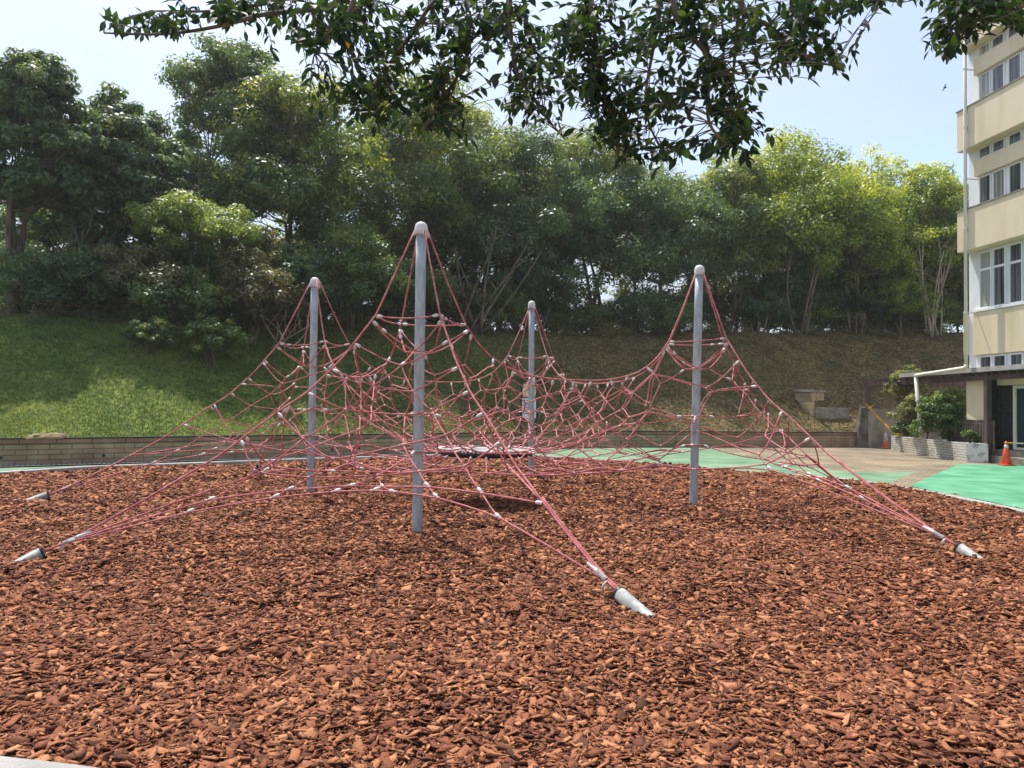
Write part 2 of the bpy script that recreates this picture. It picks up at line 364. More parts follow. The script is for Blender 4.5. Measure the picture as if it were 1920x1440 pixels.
def hill_mat():
    m = bpy.data.materials.new('grassy_bank'); m.use_nodes = True; N = m.node_tree.nodes; L = m.node_tree.links
    b = N['Principled BSDF']; b.inputs['Roughness'].default_value = .95; b.inputs['Specular IOR Level'].default_value = .1
    tc = N.new('ShaderNodeTexCoord'); sx = N.new('ShaderNodeSeparateXYZ'); L.new(tc.outputs['Object'], sx.inputs[0])
    n1 = N.new('ShaderNodeTexNoise'); n1.inputs['Scale'].default_value = .5; n1.inputs['Detail'].default_value = 8; L.new(tc.outputs['Object'], n1.inputs[0])
    n2 = N.new('ShaderNodeTexNoise'); n2.inputs['Scale'].default_value = 7; n2.inputs['Detail'].default_value = 9; L.new(tc.outputs['Object'], n2.inputs[0])
    def ramp(src, a, b_, ca, cb, cm=None):
        r = N.new('ShaderNodeValToRGB'); r.color_ramp.elements[0].position = a; r.color_ramp.elements[1].position = b_
        r.color_ramp.elements[0].color = (*ca, 1); r.color_ramp.elements[1].color = (*cb, 1)
        if cm: e = r.color_ramp.elements.new((a+b_)/2); e.color = (*cm, 1)
        L.new(src, r.inputs[0]); return r.outputs[0]
    green = ramp(n2.outputs[0], .3, .7, (.05, .078, .020), (.21, .24, .07), (.11, .155, .04))
    brown = ramp(n2.outputs[0], .3, .7, (.055, .041, .021), (.25, .185, .098), (.128, .097, .049))
    # grass on the left, bare dry litter to the right, with a ragged edge
    ma = N.new('ShaderNodeMath'); ma.operation = 'MULTIPLY_ADD'; L.new(n1.outputs[0], ma.inputs[0]); ma.inputs[1].default_value = 11; L.new(sx.outputs[0], ma.inputs[2])
    mr = N.new('ShaderNodeMapRange'); mr.inputs[1].default_value = -1; mr.inputs[2].default_value = 8; L.new(ma.outputs[0], mr.inputs[0])
    mx = N.new('ShaderNodeMix'); mx.data_type = 'RGBA'; L.new(mr.outputs[0], mx.inputs[0]); L.new(green, mx.inputs[6]); L.new(brown, mx.inputs[7])
    n3 = N.new('ShaderNodeTexNoise'); n3.inputs['Scale'].default_value = .9; n3.inputs['Detail'].default_value = 10; n3.inputs['Roughness'].default_value = .68; n3.inputs['Distortion'].default_value = .6; L.new(tc.outputs['Object'], n3.inputs[0])
    pat = ramp(n3.outputs[0], .36, .64, (.42, .50, .36), (1.35, 1.22, 1.05), (.92, .92, .82))  # uneven ground tone, with tree shade and light streaks put into the colour
    mm = N.new('ShaderNodeMix'); mm.data_type = 'RGBA'; mm.blend_type = 'MULTIPLY'; mm.inputs[0].default_value = .9
    L.new(mx.outputs[2], mm.inputs[6]); L.new(pat, mm.inputs[7]); L.new(mm.outputs[2], b.inputs['Base Color'])
    bp = N.new('ShaderNodeBump'); bp.inputs['Strength'].default_value = .9; bp.inputs['Distance'].default_value = .06; L.new(n2.outputs[0], bp.inputs['Height']); L.new(bp.outputs[0], b.inputs['Normal'])
    return m
o = np_mesh('hillside', V, F, hill_mat(), smooth=True); o['kind'] = 'structure'

# retaining wall along its foot
m_wallbrick = brick_mat('weathered_block', (.46, .35, .225), (.40, .245, .165), (.20, .16, .12), .46, .125, .012, (.50, .45, .40))
m_capbrick = brick_mat('reddish_cap', (.36, .20, .14), (.28, .19, .135), (.10, .085, .07), .75, .3, .012, (.42, .38, .33))
def ribbon(name, P, N_, prof, m, parent=None):   # prof = (outward offset, z) profile swept along P; outward is away from the hill
    mb = MB(); L_ = arclen(P); k = len(prof); uv = []
    pl = np.concatenate([[0], np.cumsum([sqrt((prof[i+1][0]-prof[i][0])**2+(prof[i+1][1]-prof[i][1])**2) for i in range(k-1)])])
    vs = []
    for i, p in enumerate(P):
        for j, (o_, z) in enumerate(prof):
            vs.append((p[0]-N_[i][0]*o_, p[1]-N_[i][1]*o_, z)); uv.append((L_[i], pl[j]))
    fs = [(i*k+j, (i+1)*k+j, (i+1)*k+j+1, i*k+j+1) for i in range(len(P)-1) for j in range(k-1)]
    fs += [tuple(range(k)), tuple((len(P)-1)*k+j for j in range(k-1, -1, -1))]
    mb.add(vs, fs); mb.uv = uv
    return mb.build(name, m, parent)
nW = len(WALL)
rw = empty('retaining_wall', 'long low weathered block retaining wall curving along the foot of the bank', 'wall', (*WALL[40], 0))
ribbon('wall_body', WALL, WN, [(0, -.15), (0, .49), (-.25, .49), (-.25, -.15)], m_wallbrick, rw)
ribbon('wall_cap', WALL, WN, [(.02, .49), (.02, .60), (-.27, .60), (-.27, .49)], m_capbrick, rw)
ribbon('cap_edging', WALL, WN, [(.03, .602), (.03, .635), (-.16, .635), (-.16, .602)], m_dark, rw)
WL = arclen(WALL)
_i0 = min(range(nW), key=lambda i: abs(proj((*WALL[i], .0))[0]-1330) if WALL[i][1] > 3 else 1e9)
sheet('play_surface', [tuple(WALL[i]-WN[i]*.01) for i in range(0, _i0+1, 3)] + [G(*p)[:2] for p in ((1330, 839), (1400, 855), (1470, 866), (1560, 880), (1650, 883), (1738, 881), (1690, 906))] + [(8.9, 10), (8.6, 2.5), (-12, 1.5), (-26, 4)], -.04, m_palegreen)
def wall_px(px):
    i = min(range(nW), key=lambda i: abs(proj((*WALL[i], .2))[0]-px) if WALL[i][1] > 3 else 1e9)
    return WL[i]
for px in (10, 199, 259, 424, 622, 665, 800, 1090, 1165, 1265, 1469):
    s = wall_px(px); p, nn = wall_at(s); c = np.array((*p, .17))
    mb = MB(); d3 = np.array((*nn, 0)); mb.tube([c - d3*.004, c + d3*.05], .042, 10)
    mb.build('weep_hole', m_black, rw)
# slotted drain at its foot (left)
mb = MB()
for s in np.arange(wall_px(2)-1.5, wall_px(760), .105):
    p, nn = wall_at(s); t = np.array((nn[1], -nn[0])); a = p - nn*.06; b = p - nn*.30
    w = t*.026
    mb.add([(*(a-w), -.0), (*(a+w), -.0), (*(b+w), -.0), (*(b-w), -.0)], [(0, 1, 2, 3)], 1)
s0, s1 = wall_px(2)-1.6, wall_px(760)
ss = np.linspace(s0, s1, 40); vs = []
for s in ss:
    p, nn = wall_at(s); vs += [(*(p-nn*.02), -.005), (*(p-nn*.36), -.005)]
mb.add(vs, [(2*i, 2*i+1, 2*i+3, 2*i+2) for i in range(39)], 0)
o = mb.build('drain_grate', [m_concrete, m_black]); tag(o, 'long slotted concrete drain cover at the foot of the block wall', 'drain')
# slab of stone lying on the wall
a, b = G(62, 824, .64), G(131, 822, .64)
mb = MB(); c = (a+b)/2; L_ = np.linalg.norm(b-a); u = (b-a)/L_; w = np.array((-u[1], u[0], 0))
random.seed(3); ringv = []
for lev, (sc, z) in enumerate(((1.0, 0), (1.04, .05), (.85, .10), (.5, .125))):
    for j in range(12):
        t = 2*pi*j/12; k = sc*(1+.13*sin(3*t+lev)+.1*random.uniform(-1, 1))
        ringv.append(c + u*cos(t)*L_/2*k + w*(.2+sin(t)*.2*k) + np.array((0, 0, z+.02*random.uniform(-1, 1)*(lev > 0))))
mb.add(ringv, [(i*12+j, i*12+(j+1) % 12, (i+1)*12+(j+1) % 12, (i+1)*12+j) for i in range(3) for j in range(12)] + [tuple(36+j for j in range(12))])
m_rock = mat('brown_stone', (.13, .10, .06), (.30, .22, .12), 5, .95, .8, 14)
tag(mb.build('stone_slab', m_rock), 'flat brown stone slab lying on top of the block wall', 'stone')

# block-built box set into the bank (right)
s, pb = hill_px(1530, 2.4)
def frame_at(px, py_h, d):            # local frame standing on the bank: x right, y into the bank
    s, p = hill_px(px, d); _, nn = wall_at(s); y = np.array((*nn, 0)); x = np.array((nn[1], -nn[0], 0))
    return (lambda q: p + x*q[0] + y*q[1] + np.array((0, 0, q[2]))), p
m_blockbox = brick_mat('tan_block', (.60, .46, .27), (.50, .38, .22), (.26, .21, .15), .4, .2, .012, (.5, .45, .4))
fr, p0 = frame_at(1536, 0, 1.9)
bx = empty('block_pit', 'small tan block box with concrete coping built into the bare bank', 'pit', p0)
mb = MB(); mb.box((-.62, .6, -.9), (.75, .75, .86), 0, fr); mb.uv = [(v[0]*.9+v[1]*.4, v[2]) for v in mb.v]; mb.build('back_wall', m_blockbox, bx)
mb = MB(); mb.box((-.78, -.5, -.9), (-.64, .75, .82), 0, fr); mb.uv = [(v[0]*.5+v[1]*.9, v[2]) for v in mb.v]; mb.build('side_wall', m_blockbox, bx)
m_cop = mat('weathered_coping', (.20, .18, .14), (.34, .31, .25), 5, .95, .5, 30)
mb = MB(); mb.box((-.64, .55, .862), (.82, .8, .97), 0, fr); mb.build('coping', m_cop, bx, bevel=.01)
mb = MB(); mb.box((-.83, -.55, .822), (-.645, .80, .94), 0, fr); mb.build('coping', m_cop, bx, bevel=.01)
mb = MB(); mb.box((-.63, -.6, -1.1), (1.15, -.42, .12), 0, fr); tag(mb.build('front_slab', m_cop, bx, bevel=.01))

# tall grey wall that ends the bank by the pergola
gw = empty('concrete_wall', 'tall stained grey concrete wall below the dark pergola', 'wall', G(1665, 838))
a = G(1627, 838); b = G(1716, 840); b = np.array((b[0]+1.3, b[1], 0))
mb = MB(); mb.box((a[0], a[1]-.05, -.1), (b[0], a[1]+.22, 1.72)); mb.build('wall_face', m_wallstone, gw)
mb = MB(); mb.add([(a[0]-.42, a[1]+.1, -.1), (a[0]-.003, a[1]-.06, -.1), (a[0]-.003, a[1]+.3, -.1), (a[0]-.4, a[1]+.6, -.1),
                   (a[0]-.2, a[1]+.16, 1.74), (a[0]-.003, a[1]-.06, 1.78), (a[0]-.003, a[1]+.3, 1.78), (a[0]-.18, a[1]+.4, 1.74)],
                  [(0,3,2,1),(4,5,6,7),(0,1,5,4),(1,2,6,5),(2,3,7,6),(3,0,4,7)]); tag(mb.build('end_buttress', mat('dark_stained_concrete', (.085, .078, .065), (.19, .175, .145), 2.5, .95, .5, 30, detail=9), gw))
# ------------------------------------------------------------------ building
BO = np.array((15.86, 24.6)); BE = np.array((.124, -.992)); BN = np.array((-.992, -.124))
def bf(q): return (BO[0]+BE[0]*q[0]+BN[0]*q[1], BO[1]+BE[1]*q[0]+BN[1]*q[1], q[2])   # x along the facade towards us, y out of it
bd = empty('school_building', 'tall cream and white school block with jutting beige bands and ribbon windows', 'building', bf((8, -4, 0)))
LX = 20
mb = MB(); mb.box((0, -11, 2.86), (LX, 0, 21.4), 0, bf); mb.box((0, -11, -.1), (.93, 0, 2.859), 0, bf); mb.box((.931, -11, -.1), (LX, -.40, 2.859), 0, bf); mb.build('wall', m_white, bd)
for k in range(-0, 4):
    z = 7.14 + 3.52*k
    mb = MB(); mb.box((-.02, .003, z), (LX, .43, z+1.41), 0, bf); mb.build('band_panel', m_beige, bd, bevel=.01)
    mb = MB(); mb.box((-.05, .0, z+1.412), (LX, .46, z+1.45), 0, bf); mb.build('band_coping', m_cop, bd)
    if k < 3:
        mb = MB(); mb.box((.44, .003, z+2.54), (LX, .16, z+3.10), 0, bf); mb.build('sun_shade', m_beige, bd, bevel=.006)
mb = MB(); mb.box((.28, .003, 3.56), (LX, .10, 5.02), 0, bf); mb.build('apron_panel', m_beige, bd, bevel=.006)
mb = MB(); mb.box((-.12, -.6, 3.6), (-.003, .12, 5.0), 0, bf); mb.build('end_panel', m_beige, bd, bevel=.006)
mb = MB(); mb.box((.3, .003, 5.03), (LX, .13, 5.12), 0, bf); mb.build('window_sill', m_white, bd, bevel=.006)
# windows
def glass_mat(name, base, stripe, sc):
    m = bpy.data.materials.new(name); m.use_nodes = True; N = m.node_tree.nodes; L = m.node_tree.links
    b = N['Principled BSDF']; b.inputs['Roughness'].default_value = .12; b.inputs['Specular IOR Level'].default_value = .6
    tc = N.new('ShaderNodeTexCoord'); mp = N.new('ShaderNodeMapping'); mp.inputs['Scale'].default_value = (1, 1, .02); L.new(tc.outputs['Object'], mp.inputs[0])
    wv = N.new('ShaderNodeTexNoise'); wv.inputs['Scale'].default_value = sc; wv.inputs['Detail'].default_value = 2; L.new(mp.outputs[0], wv.inputs[0])
    r = N.new('ShaderNodeValToRGB'); r.color_ramp.elements[0].position = .4; r.color_ramp.elements[1].position = .6
    r.color_ramp.elements[0].color = (*base, 1); r.color_ramp.elements[1].color = (*stripe, 1); L.new(wv.outputs[0], r.inputs[0]); L.new(r.outputs[0], b.inputs['Base Color'])
    return m
g_dark = glass_mat('glass_over_dark_blinds', (.035, .04, .045), (.16, .165, .17), 14)
g_curt = glass_mat('glass_over_curtain', (.20, .20, .18), (.46, .45, .40), 9)
g_pale = glass_mat('glass_over_pale_blind', (.30, .30, .28), (.40, .40, .37), 20)
g_teal = glass_mat('dark_teal_glass', (.015, .03, .032), (.03, .05, .05), 3)
def window(x0, x1, z0, z1, g, transom=None, y=.0, deep=.05):
    fw = .045
    mb = MB()
    mb.box((x0, y+.003, z0), (x0+fw, y+deep, z1), 0, bf); mb.box((x1-fw, y+.003, z0), (x1, y+deep, z1), 0, bf)
    mb.box((x0+fw, y+.003, z0), (x1-fw, y+deep, z0+fw), 0, bf); mb.box((x0+fw, y+.003, z1-fw), (x1-fw, y+deep, z1), 0, bf)
    if transom: mb.box((x0+fw, y+.003, transom-.04), (x1-fw, y+deep, transom+.04), 0, bf)
    w = mb.build('window', m_white, bd)
    mb = MB(); mb.box((x0+fw, y+.002, z0+fw), (x1-fw, y+.016, z1-fw), 0, bf); mb.build('pane', g, w)
    return w
xs0 = [.50 + 1.24*i for i in range(13)]
gl = [g_dark, g_curt, g_dark, g_dark, g_pale, g_dark]
rr = random.Random(5)
for k in range(3):
    for i, x in enumerate(xs0):
        z = 8.59 + 3.52*k
        for j in (0, 1):
            xa = x + .58*j; ga = [g_dark, g_curt, g_dark, g_dark, g_curt, g_dark][(2*i+j+k) % 6]
            if x > 5: 
                if j == 1: continue
                window(x, x+1.12, z+.0, z+1.06, ga); window(x, x+1.12, z+1.67, z+2.12, g_dark); continue
            window(xa, xa+.53, z+.0, z+1.06, ga); window(xa, xa+.53, z+1.67, z+2.06, ga if k else g_dark)
for i, x in enumerate(xs0):
    for j in (0, 1):
        xa = x + .58*j
        if x > 5:
            if j: continue
            window(x, x+1.12, 5.125, 7.06, g_pale, 6.45); window(x, x+1.12, 3.06, 3.52, g_dark); continue
        window(xa, xa+.53, 5.125, 7.06, g_pale if (i+j) % 2 == 0 else g_dark, 6.45)
        window(xa, xa+.53, 3.06, 3.52, g_dark)
# drain pipe: down the corner, along the pergola, down into the planter
e1 = np.array(bf((.45, .50, 18))); e2 = np.array(bf((.45, .50, 3.12)))
q1 = D(1711, 704, 27.0) + (.12, 0, 0); q2 = D(1716, 803, 27.0) + (.18, 0, 0)
mb = MB(); mb.tube([e1, (e1+e2)/2, e2 + (0, 0, .08)], .055, 10); mb.tube([e2 + (0, 0, .1), e2 + (0, 0, .02), e2 + (q1-e2)*.02, q1 - (q1-e2)*.02, q1, q1 + (q2-q1)*.04], .065, 10)
mb.tube([q1 + (q2-q1)*.03, q2, q2 + (0, 0, -.4)], .065, 10)
dp = mb.build('drainpipe', m_pipe, bd, smooth=True)
for z in (5.0, 7.9, 9.6, 11.4, 13.4):
    mb = MB(); p = bf((.45, .50, z)); mb.tube([(p[0], p[1], z-.04), (p[0], p[1], z+.04)], .068, 10); mb.beam(p, bf((.45, .0, z)), .03, .03); mb.build('pipe_bracket', m_pipe, dp)
# ground floor: recessed entrance with door, screens, steps
YR = -.33
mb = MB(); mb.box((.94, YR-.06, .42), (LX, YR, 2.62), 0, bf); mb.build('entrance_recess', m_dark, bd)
mb = MB()
for x in (1.55, 2.32): mb.box((x, YR+.001, .42), (x+.10, YR+.08, 2.5), 0, bf)
mb.box((1.65, YR+.001, 2.40), (2.32, YR+.08, 2.5), 0, bf); mb.box((1.65, YR+.001, .42), (2.32, YR+.08, .5), 0, bf)
dr = mb.build('door_frame', m_pipe, bd)
mb = MB(); mb.box((1.65, YR+.002, .5), (2.32, YR+.03, 2.40), 0, bf); mb.build('glass_door', g_teal, dr)
mb = MB(); mb.capsule(bf((2.50, YR+.02, 1.4)), bf((2.50, YR+.12, 1.4)), .02); mb.capsule(bf((2.50, YR+.12, 1.3)), bf((2.50, YR+.12, 1.5)), .017); mb.build('handle', m_steel, dr)
m_mesh = mat('dark_lattice', (.05, .05, .05), (.09, .09, .09), 8, .6)
for x0, x1, z0, z1 in ((2.62, 3.6, .45, 2.5), (.96, 1.48, .5, 2.45)):
    mb = MB()
    for x in np.arange(x0, x1+.01, .085): mb.box((x, YR+.03, z0), (x+.014, YR+.045, z1), 0, bf)
    for z in np.arange(z0, z1, .085): mb.box((x0, YR+.046, z), (x1, YR+.06, z+.014), 0, bf)
    mb.build('lattice_screen', m_mesh, bd)
mb = MB(); mb.box((1.0, YR+.005, -.05), (LX, -.02, .39), 0, bf); mb.build('step', m_cop, bd, bevel=.01)
mb = MB(); mb.box((1.0, -.018, -.05), (LX, .24, .2), 0, bf); mb.build('step', m_cop, bd, bevel=.01)
mb = MB(); mb.box((.932, -.395, .392), (.955, -.004, 2.85), 0, bf); mb.build('added_jamb_cover', m_dark, bd)  # dark cover added over the white jamb to hide its green bounce light
mb = MB(); mb.box((-.1, .003, -.05), (.92, .03, 2.84), 0, bf); mb.build('pier', m_beige, bd)
mb = MB(); mb.box((.94, YR+.001, 2.52), (LX, YR+.12, 2.855), 0, bf); mb.build('lintel', m_beige, bd)
# blue cloth hanging at an upper window
mb = MB(); p = np.array(D(1848, 24, 23.4)); u = np.array((BE[0], BE[1], 0)); gv = []
for i in range(7):
    for j in range(5):
        gv.append(p + u*(i*.06) + np.array((BN[0], BN[1], 0))*(.05*sin(i*1.3)+.02*j) - np.array((0, 0, j*.055+.03*i)))
mb.add(gv, [(i*5+j, i*5+j+1, (i+1)*5+j+1, (i+1)*5+j) for i in range(6) for j in range(4)])
m_blue = mat('blue_cloth', (.10, .42, .75), (.16, .50, .82), 6, .8)
o = mb.build('blue_cloth', m_blue); sd = o.modifiers.new('t', 'SOLIDIFY'); sd.thickness = .01
tag(o, 'small blue cloth showing between the leaves at the top of the building', 'cloth')

# ------------------------------------------------------------------ pergola
pg = empty('pergola', 'dark brown timber pergola with slatted roof beside the school block', 'pergola', G(1850, 862))
def pol(t): # outer line of the pergola, t from the near post to the far one
    a = np.array((15.72, 23.45)); b = np.array((15.62, 31.15)); return a + (b-a)*t
pts = [pol(0), pol(1.0)]
for i, p in enumerate(pts):
    mb = MB(); zb = 1.78 if i == 1 else -.05; h = .085 if i == 0 else .1
    mb.box((p[0]-h, p[1]-h, zb), (p[0]+h, p[1]+h, 2.68)); mb.build('post', m_brown, pg, bevel=.008)
p = np.array((17.45, 31.2)); mb = MB(); mb.box((p[0]-.1, p[1]-.1, 1.73), (p[0]+.1, p[1]+.1, 2.68)); mb.build('post', m_brown, pg, bevel=.008)
mb = MB(); a, b = pol(-.25), pol(1.03); mb.beam((*a, 2.76), (*b, 2.76), .12, .16); mb.build('beam', m_brown, pg)
mb = MB(); mb.beam((15.5, 31.3, 2.76), (18.6, 31.3, 2.76), .12, .16); mb.build('beam', m_brown, pg)
mb = MB(); mb.beam((18.3, 24.9, 2.76), (18.5, 31.0, 2.76), .12, .16); mb.build('beam', m_brown, pg)
for t in np.linspace(-.2, 1.0, 25):
    p = pol(t); q = (bf((24.6-p[1], 0, 0))[0]-.06) if p[1] < 24.4 else 18.7
    mb = MB(); mb.beam((p[0]-.14, p[1], 2.90), (q, p[1], 2.90), .05, .11); mb.build('rafter', m_brown, pg)
m_sheet = mat('weathered_roof_sheet', (.30, .28, .27), (.44, .41, .40), 2, .6, .1, 20)
mb = MB(); a, b = pol(-.3), pol(.62)
mb.add([(a[0]-.12, a[1], 2.965), (bf((24.6-a[1], 0, 0))[0]-.03, a[1], 3.05), (bf((.2, 0, 0))[0]-.03, 24.45, 3.05), (b[0]+.5, b[1], 3.02), (b[0]-.12, b[1], 2.965)], [(0, 1, 2, 3, 4)])
o = mb.build('roof_sheet', m_sheet, pg); sd = o.modifiers.new('t', 'SOLIDIFY'); sd.thickness = .012
mb = MB(); a, b = pol(-.3), pol(.64); mb.beam((a[0]-.16, a[1], 3.035), (b[0]-.16, b[1], 3.035), .03, .15); mb.build('fascia', m_sheet, pg)
m_fence = mat('slat_timber', (.07, .055, .045), (.13, .105, .085), 4, .8)
mb = MB()
for y in np.arange(23.2, 25.6, .13): mb.box((15.75, y, .3), (15.79, y+.06, 1.35))
mb.box((15.742, 23.15, 1.2), (15.748, 25.6, 1.28)); mb.build('slat_rail', m_fence, pg)

# ------------------------------------------------------------------ planter
m_wbrick = brick_mat('white_painted_brick', (.66, .66, .63), (.58, .57, .52), (.20, .19, .17), .34, .088, .010, (.62, .57, .44), .7)
m_soil = mat('soil', (.03, .022, .015), (.07, .05, .035), 8, .95, .8, 20)
Pa, Pb, Pc = G(1671, 843), G(1812, 864), G(1853, 866)
Pd = np.array((Pa[0]+.75, Pa[1]+.1, 0)); PH = .58
pl = empty('brick_planter', 'long white painted brick planter in front of the pergola', 'planter', (Pa+Pb)/2)
mb = MB(); seq = [Pa, Pb, Pc, Pd, Pa]; uv = []; L_ = 0; vs = []
for i, p in enumerate(seq):
    if i: L_ += np.linalg.norm(seq[i]-seq[i-1])
    vs += [(p[0], p[1], -.08), (p[0], p[1], PH)]; uv += [(L_, 0), (L_, PH+.08)]
mb.add(vs[:4], [(0, 2, 3, 1)]); mb.uv = uv[:4]; mb.build('brick_face', m_wbrick, pl)
m_plaster = mat('cracked_white_plaster', (.34, .35, .32), (.66, .68, .66), 4.5, .9, .4, 20, detail=10, lo=.36, hi=.5)
mb = MB(); mb.add(vs[2:8]+[vs[0], vs[1]], [(0, 2, 3, 1), (2, 4, 5, 3), (4, 6, 7, 5)]); mb.build('plaster_end', m_plaster, pl)
mb = MB(); inn = [(Pa+(.12, -.12, 0)), (Pb+(.1, .14, 0)), (Pc+(-.12, .14, 0)), (Pd+(-.12, -.12, 0))]
out_ = [Pa, Pb, Pc, Pd]
mb.add([(p[0], p[1], PH) for p in out_]+[(p[0], p[1], PH) for p in inn]+[(p[0], p[1], PH-.1) for p in inn], [(i, (i+1) % 4, 4+(i+1) % 4, 4+i) for i in range(4)]+[(4+i, 4+(i+1) % 4, 8+(i+1) % 4, 8+i) for i in range(4)])
mb.build('rim', m_plaster, pl)
mb = MB(); mb.add([(p[0], p[1], PH-.08) for p in inn], [(0, 1, 2, 3)]); mb.build('soil', m_soil, pl)

# ------------------------------------------------------------------ cones, tape, sign, bird
def cone(name, label, base, h, mbody, mband, bands, grp='traffic cones by the planter'):
    t = empty(name, label, 'traffic cone', base, grp); b = np.asarray(base, float)
    r = lambda z: .150 - (.150-.028)*z/h
    mb = MB(); mb.lathe([(r(.03), .03), (r(h*.5), h*.5), (r(h-.01), h-.01), (.016, h)], 24, b); mb.build('cone_body', mbody, t, smooth=True)
    mb = MB(); mb.box((b[0]-.19, b[1]-.19, b[2]), (b[0]+.19, b[1]+.19, b[2]+.03)); mb.build('base_plate', mbody, t, bevel=.01)
    for z0, z1 in bands:
        mb = MB(); mb.lathe([(r(z0)+.003, z0), (r(z1)+.003, z1)], 24, b); mb.build('reflective_band', mband, t, smooth=True)
    return t
c1, c2 = G(1660, 840, -.02), G(1887, 872, -.02)
cone('traffic_cone', 'faded red traffic cone with dirty white sleeve at the far end of the planter', c1, .74, m_fadedorange, m_dirtyband, [(.30, .66)])
cone('traffic_cone', 'bright orange traffic cone with narrow white band on the green court', c2, .74, m_orange, m_band, [(.535, .635)])
mb = MB(); pts = [np.array(c2)+(0, 0, .68), np.array(c2)+(.03, 0, .70)]
br = empty('cone_bar', 'yellow and white barrier bar hooked on the orange traffic cone', 'barrier', np.array(c2)+(0, 0, .7))
x0 = np.array(c2)+(.03, -.05, .695)
for i in range(6):
    mb = MB(); a = x0 + np.array((.24*i, .02*i, -.008*i)); mb.tube([a, a+(.24, .02, -.008)], .017, 8); mb.build('bar_segment', m_yellow if i % 2 == 0 else m_band, br)
mb = MB(); tp = 2*pi*np.arange(17)/16; mb.tube([np.array(c2)+(.05*cos(a), .05*sin(a), .695) for a in tp], .010, 6); mb.build('bar_ring', m_yellow, br)
# caution tape
A0 = D(1631, 764, 31.0); A1 = D(1693, 818, 29.4)
mb = MB(); vs = []; NT = 26
for i in range(NT):
    t = i/(NT-1); p = A0*(1-t)+A1*t - np.array((0, 0, 1.1*t*(1-t)*.55)); tw = .5+1.1*sin(t*5.5); w = .095
    vs += [p + np.array((0, sin(tw)*w, cos(tw)*w)), p - np.array((0, sin(tw)*w, cos(tw)*w))]
mb.add(vs, [(2*i, 2*i+1, 2*i+3, 2*i+2) for i in range(NT-1)])
tapeT = empty('caution_tape', 'yellow caution tape sagging from the pergola post to the planter', 'tape', A0)
o = mb.build('tape_strip', m_yellow, tapeT); o.modifiers.new('t', 'SOLIDIFY').thickness = .004
mb = MB()
for dx, dz in ((-.32, .03), (.22, .12), (-.2, .16), (-.12, -.06)):
    a = A0; b = A0+(dx, -.05, dz); mb.beam(a, b, .05, .006)
mb.capsule(A0-(.06, .02, 0), A0+(.06, -.02, 0), .05); mb.build('knot', m_yellow, tapeT)
mt_red = mat('red_print', (.6, .05, .03), rough=.6)
for i in (9, 12, 15):
    a, b, c, d = (np.array(vs[2*i])*.75+np.array(vs[2*i+1])*.25, np.array(vs[2*i])*.25+np.array(vs[2*i+1])*.75, np.array(vs[2*i+3])*.75+np.array(vs[2*i+2])*.25, np.array(vs[2*i+2])*.75+np.array(vs[2*i+3])*.25)
    mb = MB(); off = np.array((0, -.012, .0)); mb.add([p+off for p in (a, b, c, d)], [(0, 1, 2, 3)]); mb.build('print_mark', mt_red, tapeT)
# notice board behind the far mast
sp = G(1003, 846); sp = np.array((sp[0], 25.5, 0)); sb = D(1000, 840, 25.5)
m_board1 = mat('cream_notice', (.62, .54, .33), (.70, .62, .42), 12, .5)
m_board2 = mat('white_notice', (.62, .64, .66), (.72, .73, .74), 12, .5)
m_ink = mat('black_print', (.03, .03, .03), rough=.6); m_inkb = mat('blue_print', (.10, .13, .40), rough=.6); m_inkr = mat('red_orange_print', (.65, .18, .05), rough=.6)
cx = D(992, 760, 25.5)[0]
nb = empty('notice_board', 'two-panel playground notice board on dark posts behind the farthest mast', 'sign', (cx, 25.5, 0))
mb = MB()
for dx in (-.28, .28): mb.box((cx+dx-.03, 25.5, -.05), (cx+dx+.03, 25.56, 2.62))
mb.build('post', m_black, nb)
def zz(py): return D(1000, py, 25.45)[2]
prof = [(-.2, zz(744)), (.2, zz(744)), (.25, zz(734)), (.2, zz(720)), (0, zz(714)), (-.2, zz(720)), (-.25, zz(734))]
mb = MB(); mb.add([(cx+x, 25.47, z) for x, z in prof]+[(cx+x, 25.5, z) for x, z in prof], [tuple(range(7)), tuple(range(13, 6, -1))]+[(i, i+7, (i+1) % 7+7, (i+1) % 7) for i in range(7)])
b1 = mb.build('rules_panel', m_board1, nb)
mb = MB()
for r_ in range(4):
    z = zz(719)-.08*r_
    for x in np.arange(-.16+.02*r_, .16, .055): mb.box((cx+x, 25.463, z-.035), (cx+x+.036, 25.469, z))
mb.build('lettering', m_ink, b1)
mb = MB(); mb.box((cx-.25, 25.47, zz(784)), (cx+.25, 25.5, zz(747))); b2 = mb.build('notice_panel', m_board2, nb)
mb = MB()
for r_ in range(5):
    z = zz(751)-.11*r_; mb.box((cx-.19, 25.463, z-.035), (cx+.19-.06*(r_ % 3), 25.469, z))
mb.build('lettering', m_inkb, b2)
mb = MB(); mb.lathe([(.001, 0), (.10, .001)], 16, (cx+.0, 25.465, zz(762))); 
# bird in the sky
bp_ = D(1772, 164, 60); bird = MB()
sk = [(-.15, 0, 0), (-.08, .02, .03), (0, .03, .045), (.1, .01, .03), (.17, 0, .005)]
bird.tube([bp_ + (x, 0, x*.15) for x, _, _ in sk], [.012, .05, .065, .045, .008], 8)
bird.add([bp_+p for p in ((-.05, 0, .03), (.06, 0, .03), (.0, -.12, .14), (-.07, -.26, .24), (-.12, -.12, .12))], [(0, 1, 2, 3, 4)])
bird.add([bp_+p for p in ((-.05, 0, .03), (.06, 0, .03), (.02, .14, -.10), (-.05, .3, -.22), (-.11, .12, -.12))], [(0, 1, 2, 3, 4)])
bird.add([bp_+p for p in ((-.13, 0, 0), (-.26, .05, -.02), (-.26, -.05, -.05))], [(0, 1, 2)])
tag(bird.build('bird', m_black), 'tiny dark bird flying in the blue sky beside the building', 'bird')
